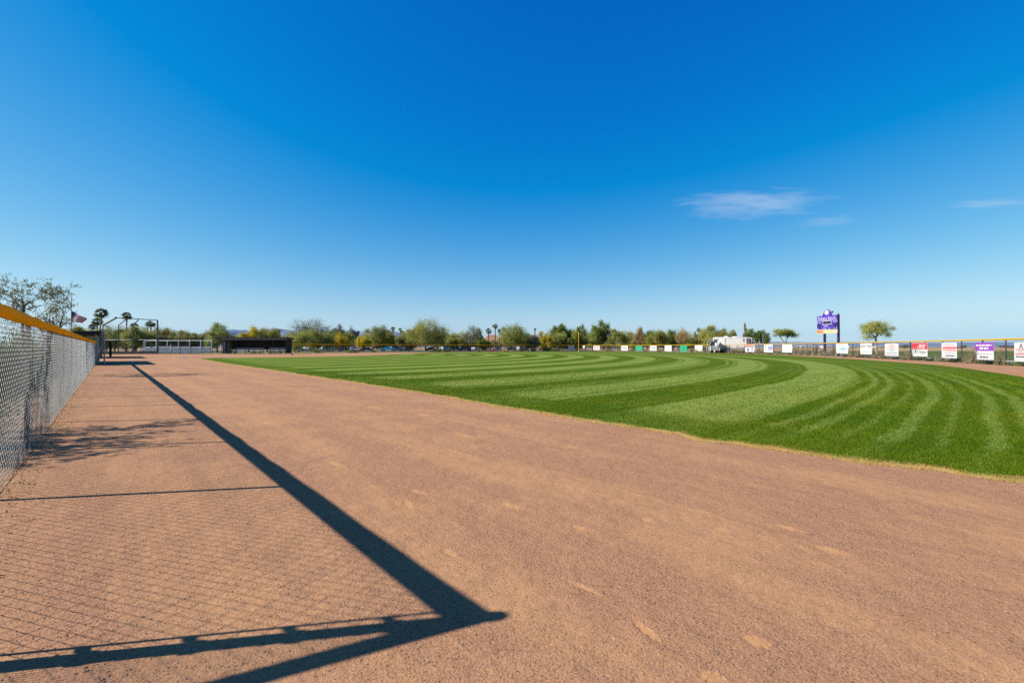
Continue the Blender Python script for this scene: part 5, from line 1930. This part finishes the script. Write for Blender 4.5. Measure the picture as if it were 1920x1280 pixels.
def make_car(kind, paint):
    prof, win = car_mesh(kind)
    root = bpy.data.objects.new('parked_car' if kind != 'pickup' else 'parked_pickup', None)
    COL.objects.link(root)
    w_ = 0.9
    mb = MB()
    n_ = len(prof)
    vs = []
    for y, k in ((-w_, 0.94), (-w_ * 0.97, 1.0), (w_ * 0.97, 1.0), (w_, 0.94)):
        for x, z in prof:
            tz = 1.0 - 0.14 * max(0, (z - 1.0) / 0.7)
            vs.append((x * (1 if abs(k - 1) < .01 else .985), y * tz, z))
    fs = [tuple(range(n_)), tuple(range(3 * n_, 4 * n_))[::-1]]
    for q in range(3):
        fs += [(q * n_ + i, (q + 1) * n_ + i, (q + 1) * n_ + (i + 1) % n_, q * n_ + (i + 1) % n_) for i in range(n_)]
    mb.add(vs, fs)
    mb.build('body', paint, root)
    for s in (-1, 1):
        mb = MB()
        vs = [(x, s * (0.905 * (1.0 - 0.14 * max(0, (z - 1.0) / 0.7)) + 0.004), z) for x, z in win]
        mb.add(vs, [(0, 1, 2, 3)])
        mb.build('side_window', GLASS, root)
    mb = MB()
    a_, b_ = win[2], win[3]
    f0 = next((prof[i], prof[i + 1]) for i in range(len(prof) - 1) if prof[i][0] > 0 and prof[i][1] > 1.4 and prof[i + 1][1] < 1.3)
    (xa, za), (xb, zb) = f0
    k0, k1 = 0.12, 0.92
    q0 = (xa + (xb - xa) * k0 + 0.01, za + (zb - za) * k0 + 0.01)
    q1 = (xa + (xb - xa) * k1 + 0.01, za + (zb - za) * k1 + 0.01)
    mb.add([(q0[0], -0.7, q0[1]), (q0[0], 0.7, q0[1]), (q1[0], 0.8, q1[1]), (q1[0], -0.8, q1[1])], [(0, 1, 2, 3)])
    mb.build('windscreen', GLASS, root)
    for s in (-1, 1):
        mb = MB()
        mb.box((prof[-2][0] - 0.02, s * 0.65, 0.74), (0.08, 0.32, 0.14))
        mb.build('headlight', mat('lamp_clear', (0.7, 0.7, 0.68), 0.2), root)
        mb = MB()
        mb.box((prof[1][0] + 0.03, s * 0.72, 0.86), (0.08, 0.2, 0.2))
        mb.build('tail_light', mat('lamp_red', (0.4, 0.02, 0.02), 0.3), root)
    for x in (prof[0][0] + 0.85, prof[-1][0] - 0.9):
        for s in (-1, 1):
            mb = MB()
            mb.tube([(x, s * 0.74, 0.34), (x, s * 0.93, 0.34)], 0.34, 16)
            wh = mb.build('wheel', RUBBER, root)
            mb = MB()
            mb.tube([(x, s * 0.935, 0.34), (x, s * 0.95, 0.34)], 0.2, 12)
            mb.build('rim', CHROME, wh)
    return root


def paint(nm, col):
    return mat('car_paint_' + nm, col, 0.25, 0.0, 0.04, 1.0, spec=0.6)


PAINTS = {'white': (0.72, 0.72, 0.70), 'silver': (0.42, 0.44, 0.46), 'grey': (0.14, 0.15, 0.165), 'navy': (0.018, 0.025, 0.06), 'blue': (0.035, 0.11, 0.36), 'teal': (0.02, 0.30, 0.44),
          'maroon': (0.15, 0.02, 0.03), 'black': (0.015, 0.015, 0.017), 'paleblue': (0.36, 0.44, 0.52)}
PROTO = {}
CARG = 'cars parked beyond the far fence'
for px, kind, colr, Y, ang, lab in ((540, 'sedan', 'white', 176, 80, 'white car half hidden by the far dugout end'), (559, 'suv', 'silver', 172, 20, 'silver SUV nearest the far dugout'),
                                    (571, 'sedan', 'white', 180, 95, 'white car right behind the silver SUV'), (584, 'suv', 'grey', 174, 70, 'grey SUV left of the grey green shrub'),
                                    (610, 'suv', 'white', 176, 65, 'white SUV right of the grey green shrub'), (633, 'sedan', 'blue', 172, 40, 'bright blue car in the row beyond the far fence'),
                                    (642, 'suv', 'maroon', 180, 85, 'dark red SUV right of the blue car'), (659, 'suv', 'black', 182, 80, 'black SUV left of the white SUV'),
                                    (669, 'suv', 'white', 174, 5, 'white SUV seen from the side, below the golden tree'), (688, 'sedan', 'navy', 172, 5, 'dark navy car right of the white SUV'),
                                    (728, 'pickup', 'teal', 168, 178, 'teal pickup truck beside the pink house'), (744, 'suv', 'silver', 170, 30, 'silver SUV right of the teal pickup'),
                                    (762, 'suv', 'navy', 176, 75, 'dark blue SUV left of the largest mesquite'), (809, 'sedan', 'black', 176, 10, 'black car behind the largest mesquite trunk'),
                                    (834, 'suv', 'paleblue', 184, 60, 'pale blue SUV right of the largest mesquite'), (853, 'suv', 'navy', 172, 8, 'dark navy SUV between the two dark shrubs and thin mesquite'),
                                    (872, 'suv', 'grey', 180, 20, 'grey SUV under the thin mesquite'), (889, 'sedan', 'silver', 186, 80, 'silver car left of the small brown shrub'),
                                    (906, 'suv', 'silver', 182, 10, 'silver SUV above the reddish shrub'), (932, 'sedan', 'paleblue', 184, 12, 'pale blue car above the tan shrub'),
                                    (947, 'suv', 'grey', 186, 70, 'grey SUV right of the pale blue car'), (962, 'sedan', 'navy', 184, 15, 'navy car below the dull mesquites'),
                                    (979, 'suv', 'silver', 182, 40, 'silver SUV furthest right in the car park')):
    key = (kind, colr)
    if key not in PROTO:
        PROTO[key] = make_car(kind, paint(colr, PAINTS[colr]))
        o = PROTO[key]
    else:
        o = copy_tree(PROTO[key])
    o.location = at(px, Y, 0.02)
    o.rotation_euler = (0, 0, math.radians(ang))
    tag(o, lab, 'pickup' if kind == 'pickup' else 'car', CARG)

# motorhome behind the outfield signs, front to the right
MY = 113.0
rv = thing('motorhome', 'large white motorhome parked behind the outfield fence, front to the right', 'motorhome', at(1378, MY), math.radians(-33))
x0, x1 = -4.9, 4.6
zt_ = zat(631.5, MY)
RVW = mat('motorhome_white', (0.60, 0.585, 0.55), 0.35, 0, 0.06, 1.0)
mb = MB()
mb.prism([(x0, 0.75), (x0 - 0.02, zt_ - 0.25), (x0 + 0.3, zt_), (x1 - 1.9, zt_ - 0.12), (x1 - 0.75, zt_ - 0.25), (x1 - 0.1, 2.1), (x1, 1.5), (x1, 0.7)], (1, 0, 0), (0, 0, 1), (0, -1.25, 0), (0, 2.5, 0))
mb.build('body', RVW, rv)
mb = MB()
mb.add([(x1 - 0.72, -1.12, zt_ - 0.42), (x1 - 0.72, 1.12, zt_ - 0.42), (x1 - 0.12, 1.12, 2.2), (x1 - 0.12, -1.12, 2.2)], [(0, 3, 2, 1)])
mb.v = [(v[0] + 0.06, v[1], v[2] + 0.02) for v in mb.v]
mb.build('windscreen', GLASS, rv)
mb = MB()
mb.add([(x1 - 2.0, -1.262, zt_ - 0.3), (x1 - 1.85, -1.262, 0.8), (x1 - 1.35, -1.262, 0.8), (x1 - 0.85, -1.262, zt_ - 0.35)], [(0, 1, 2, 3)])
mb.build('dark_swoosh', mat('swoosh_purple', (0.12, 0.09, 0.14), 0.4), rv)
for (a_, b_, c_, d_) in ((x1 - 1.25, x1 - 0.45, 2.3, zt_ - 0.5), (x1 - 2.7, x1 - 2.3, 2.75, zt_ - 0.4), (x0 + 0.8, x0 + 1.9, 2.5, zt_ - 0.55)):
    mb = MB()
    mb.box(((a_ + b_) / 2, -1.262, (c_ + d_) / 2), (b_ - a_, 0.02, d_ - c_))
    mb.build('window', GLASS if c_ < 2.6 and a_ > 0 else mat('tinted_window', (0.22, 0.21, 0.20), 0.2), rv)
mb = MB()
mb.box((x0 + 1.6, -1.32, (zt_ + 1.1) / 2), (2.4, 0.1, zt_ - 1.7))
mb.build('slide_out', WSHEER, rv)
mb = MB()
mb.box((x0 + 0.5 * (x1 - x0) - 0.1, -1.264, zt_ - 0.35), (4.2, 0.016, 0.07))
mb.box((x0 + 0.45 * (x1 - x0), -1.264, 1.35), (6.0, 0.016, 0.12))
mb.build('trim_stripe', mat('stripe_tan', (0.45, 0.33, 0.24), 0.5), rv)
mb = MB()
mb.box((x0 + 2.9, 0, zt_ + 0.10), (1.0, 0.8, 0.26), taper=0.8)
mb.box((x0 + 4.9, 0.1, zt_ + 0.05), (1.3, 0.8, 0.22), taper=0.85)
mb.build('roof_unit', RVW, rv)
mb = MB()
mb.tube([(x1 - 1.0, -1.3, zt_ - 0.45), (x1 - 0.72, -1.55, zt_ - 0.6), (x1 - 0.72, -1.55, zt_ - 1.1)], 0.05, 6)
mb.box((x1 - 0.72, -1.55, zt_ - 1.2), (0.14, 0.2, 0.4))
mb.build('wing_mirror', WHITE, rv)
for x in (x0 + 2.0, x1 - 1.5):
    mb = MB()
    mb.tube([(x, -1.28, 0.48), (x, -0.95, 0.48)], 0.48, 16)
    mb.build('wheel', RUBBER, rv)
    mb = MB()
    mb.tube([(x, 1.28, 0.48), (x, 0.95, 0.48)], 0.48, 16)
    mb.build('wheel', RUBBER, rv)
tv = thing('utility_truck', 'white utility truck with open frame behind the motorhome rear', 'truck', at(1337, 112.5), math.radians(-4))
xa, xb = at(1327.5, 112.5).x - at(1337, 112.5).x, at(1345, 112.5).x - at(1337, 112.5).x
zt2 = zat(636.5, 112.5)
mb = MB()
for yy0 in (-0.95, 0.8):
    mb.prism([(xa - 0.05, 0.6), (xa + 0.02, 1.9), (xa + 0.35, zt2 - 0.35), (xa + 0.7, zt2), (xb, zt2 + 0.15), (xb, zt2 - 0.02), (xa + 0.8, zt2 - 0.18), (xa + 0.5, zt2 - 0.5), (xa + 0.2, 1.9), (xa + 0.16, 0.6)],
             (1, 0, 0), (0, 0, 1), (0, yy0, 0), (0, 0.15, 0))
mb.box(((xa + xb) / 2 + 0.3, 0, zt2 + 0.06), (xb - xa - 0.9, 1.58, 0.06))
mb.build('cab_frame', mat('truck_grey_white', (0.40, 0.39, 0.37), 0.4), tv)
mb = MB()
mb.box(((xa + xb) / 2 + 0.2, 0.1, 1.15), (xb - xa - 0.6, 1.8, 1.1))
mb.box((xb - 0.35, 0.1, (zt2 + 1.6) / 2), (0.14, 1.8, zt2 - 1.7))
mb.build('body', RVW, tv)
mb = MB()
mb.box(((xa + xb) / 2 + 0.25, 0.55, 2.35), (xb - xa - 0.9, 0.05, zt2 - 2.2))
mb.build('rear_window', GLASS, tv)
mb = MB()
for x in (xa + 0.7, xb - 0.5):
    mb.tube([(x, -0.95, 0.38), (x, -0.7, 0.38)], 0.38, 14)
mb.build('wheel', RUBBER, tv)

# ------------------------------------------------------------------ houses and other far buildings
TILE = mat('clay_tile_roof', (0.34, 0.17, 0.10), 0.85, 0, 0.25, 2.5, bump=0.4)
TILE_DK = mat('brown_tile_roof', (0.16, 0.10, 0.085), 0.85, 0, 0.25, 2.5, bump=0.4)
TILE_PK = mat('pinkish_tile_roof', (0.38, 0.26, 0.20), 0.85, 0, 0.2, 2.5, bump=0.4)
STUCCO = mat('tan_stucco', (0.50, 0.38, 0.26), 0.9, 0, 0.08, 1.0, bump=0.2)
STUCCO_O = mat('orange_stucco', (0.52, 0.29, 0.14), 0.9, 0, 0.08, 1.0, bump=0.2)
STUCCO_Y = mat('yellow_stucco', (0.62, 0.44, 0.16), 0.9, 0, 0.08, 1.0, bump=0.2)


def house(label, px0, px1, eave, top, Y, wall, roof, arch=False, depth=10, name='house'):
    c = at((px0 + px1) / 2, Y)
    w_ = (px1 - px0) / F * Y
    he, ht = zat(eave, Y), zat(top, Y)
    root = thing(name, label, 'house', c)
    mb = MB()
    mb.box((0, depth / 2, he / 2), (w_, depth, he))
    mb.build('wall', wall, root)
    mb = MB()
    o_ = 0.5
    a_, b_ = w_ / 2 + o_, depth + o_
    k = min(w_ * 0.32, depth * 0.5)
    z0 = he + 0.02
    vs = [(-a_, -o_, z0), (a_, -o_, z0), (a_, b_, z0), (-a_, b_, z0), (-a_ + k, depth / 2, ht), (a_ - k, depth / 2, ht), (-a_, -o_, z0 - 0.15), (a_, -o_, z0 - 0.15), (a_, b_, z0 - 0.15), (-a_, b_, z0 - 0.15)]
    mb.add(vs, [(0, 1, 5, 4), (1, 2, 5), (2, 3, 4, 5), (3, 0, 4), (6, 7, 1, 0), (7, 8, 2, 1), (8, 9, 3, 2), (9, 6, 0, 3), (9, 8, 7, 6)])
    mb.build('roof', roof, root)
    for i in range(2 if not arch else 1):
        x = -w_ * 0.25 + i * w_ * 0.5 if not arch else -w_ * 0.3
        mb = MB()
        mb.box((x, -0.02, he * 0.55), (min(1.6, w_ * 0.25), 0.06, 1.3))
        wd = mb.build('window', GLASS, root)
        mb = MB()
        mb.box((x, -0.06, he * 0.55 - 0.7), (min(1.8, w_ * 0.28), 0.12, 0.1))
        mb.build('sill', WHITE, wd)
    if arch:
        mb = MB()
        R_ = w_ * 0.19
        poly = [(R_, 0.1), (R_, he * 0.5)] + [(R_ * math.cos(t_), he * 0.5 + R_ * math.sin(t_)) for t_ in [PI * i / 10 for i in range(1, 10)]] + [(-R_, he * 0.5), (-R_, 0.1)]
        mb.prism(poly, (1, 0, 0), (0, 0, 1), (w_ * 0.05, -0.04, 0), (0, 0.1, 0))  # solid dark plate, the shade inside the arch is its colour
        mb.build('arched_doorway', mat('painted_arch_shade', (0.03, 0.022, 0.02), 0.9), root)
    else:
        mb = MB()
        mb.box((0, -0.02, 1.05), (1.0, 0.06, 2.1))
        mb.build('door', mat('brown_door', (0.14, 0.08, 0.05), 0.7), root)
    return root


house('pinkish tan house with tiled roof left of the largest mesquite', 736, 764, 645, 634, 215, STUCCO, TILE_PK)
house('orange tan house with dark arched doorway by the palms', 906, 938, 640, 627, 205, STUCCO_O, TILE, arch=True)
house('tan house end behind the thin mesquite', 868, 905, 642, 633, 225, STUCCO_O, TILE)
house('house with dark brown tiled roof left of the foul pole', 982, 1012, 641, 627, 225, STUCCO, TILE_DK)
house('yellow stucco house left of the foul pole', 1006, 1052, 644, 636, 235, STUCCO_Y, TILE)
house('small pale house below the autumn tree', 1186, 1206, 646, 640, 215, STUCCO, TILE_PK)
# long white sheds far across the fields
for i, (a_, b_, tp) in enumerate(((1486, 1500, 649.6), (1502, 1520, 648.8), (1522, 1537, 649.3), (1545, 1560, 648.7), (1592, 1606, 649.2), (1646, 1658, 649.0))):
    Y = 900
    c = at((a_ + b_) / 2, Y)
    w_ = (b_ - a_) / F * Y
    root = thing('white_shed', 'long low white shed far beyond the outfield hedge', 'shed', c, 0, 'white sheds beyond the fields')
    h = zat(tp, Y) + 0.4
    mb = MB()
    mb.box((0, 8, h * 0.4), (w_, 16, h * 0.8))
    mb.build('wall', WHITE, root)
    mb = MB()
    mb.prism([(-0.5, h * 0.8 + .02), (8, h * 1.15), (16.5, h * 0.8 + .02)], (0, 1, 0), (0, 0, 1), (-w_ / 2 - 0.3, 0, 0), (w_ + 0.6, 0, 0))
    mb.build('roof', WHITE, root)
# dark clumps of far trees on the horizon at the right
for i, (px, w_, tp) in enumerate(((1697, 20, 646.5), (1716, 14, 648), (1790, 18, 648.2), (1806, 12, 647.6), (1888, 26, 647.6), (1902, 16, 648), (1910, 10, 647))):
    make_tree('distant_tree', 'low dark tree on the far field horizon', px, tp, w_, 600, L_PURPLE, base=0.05, dens=0.9, group='far trees on the field horizon', leafsize=1.2)

# slim lamp posts and poles beyond the fence
for px, tp, Y, lab, m in ((1155.7, 635, 160, 'pale slim post rising behind the far fence right of the foul pole', BARK_PALE), (1430.3, 625, 125, 'slim grey pole in the leafy trees right of the motorhome', POST_GREY),
                          (1474.5, 634, 128, 'short bent dark lamp post under the umbrella mesquite', POST_DK), (975, 641, 168, 'short white topped post above the far fence cap', POST_GREY)):
    root = thing('lamp_post', lab, 'pole', at(px, Y))
    mb = MB()
    h = zat(tp, Y)
    mb.tube([(0, 0, 0), (0, 0, h * 0.92)], [0.11, 0.08], 8)
    mb.build('pole', m, root)
    mb = MB()
    mb.tube([(0, 0, h * 0.92), (0.15, 0, h * 0.985), (0.5, 0, h)], [0.07, 0.06, 0.05], 8)
    mb.box((0.6, 0, h - 0.02), (0.4, 0.2, 0.1))
    mb.build('lamp_head', POST_GREY, root)

# ------------------------------------------------------------------ thin air that fades the hills
HAZE = True
if HAZE:
    m, t, out = base_mat('haze_air')
    pv = node(t, 'ShaderNodeVolumePrincipled', ins={'Color': (0.12, 0.48, 1.0, 1), 'Density': 0.0000065, 'Anisotropy': 0.0})
    t.links.new(pv.outputs[0], out.inputs['Volume'])
    mb = MB()
    mb.box((0, 14000, 624.0), (90000, 50000, 1250))
    hz = mb.build('haze', m)
    tag(hz, kind='stuff')
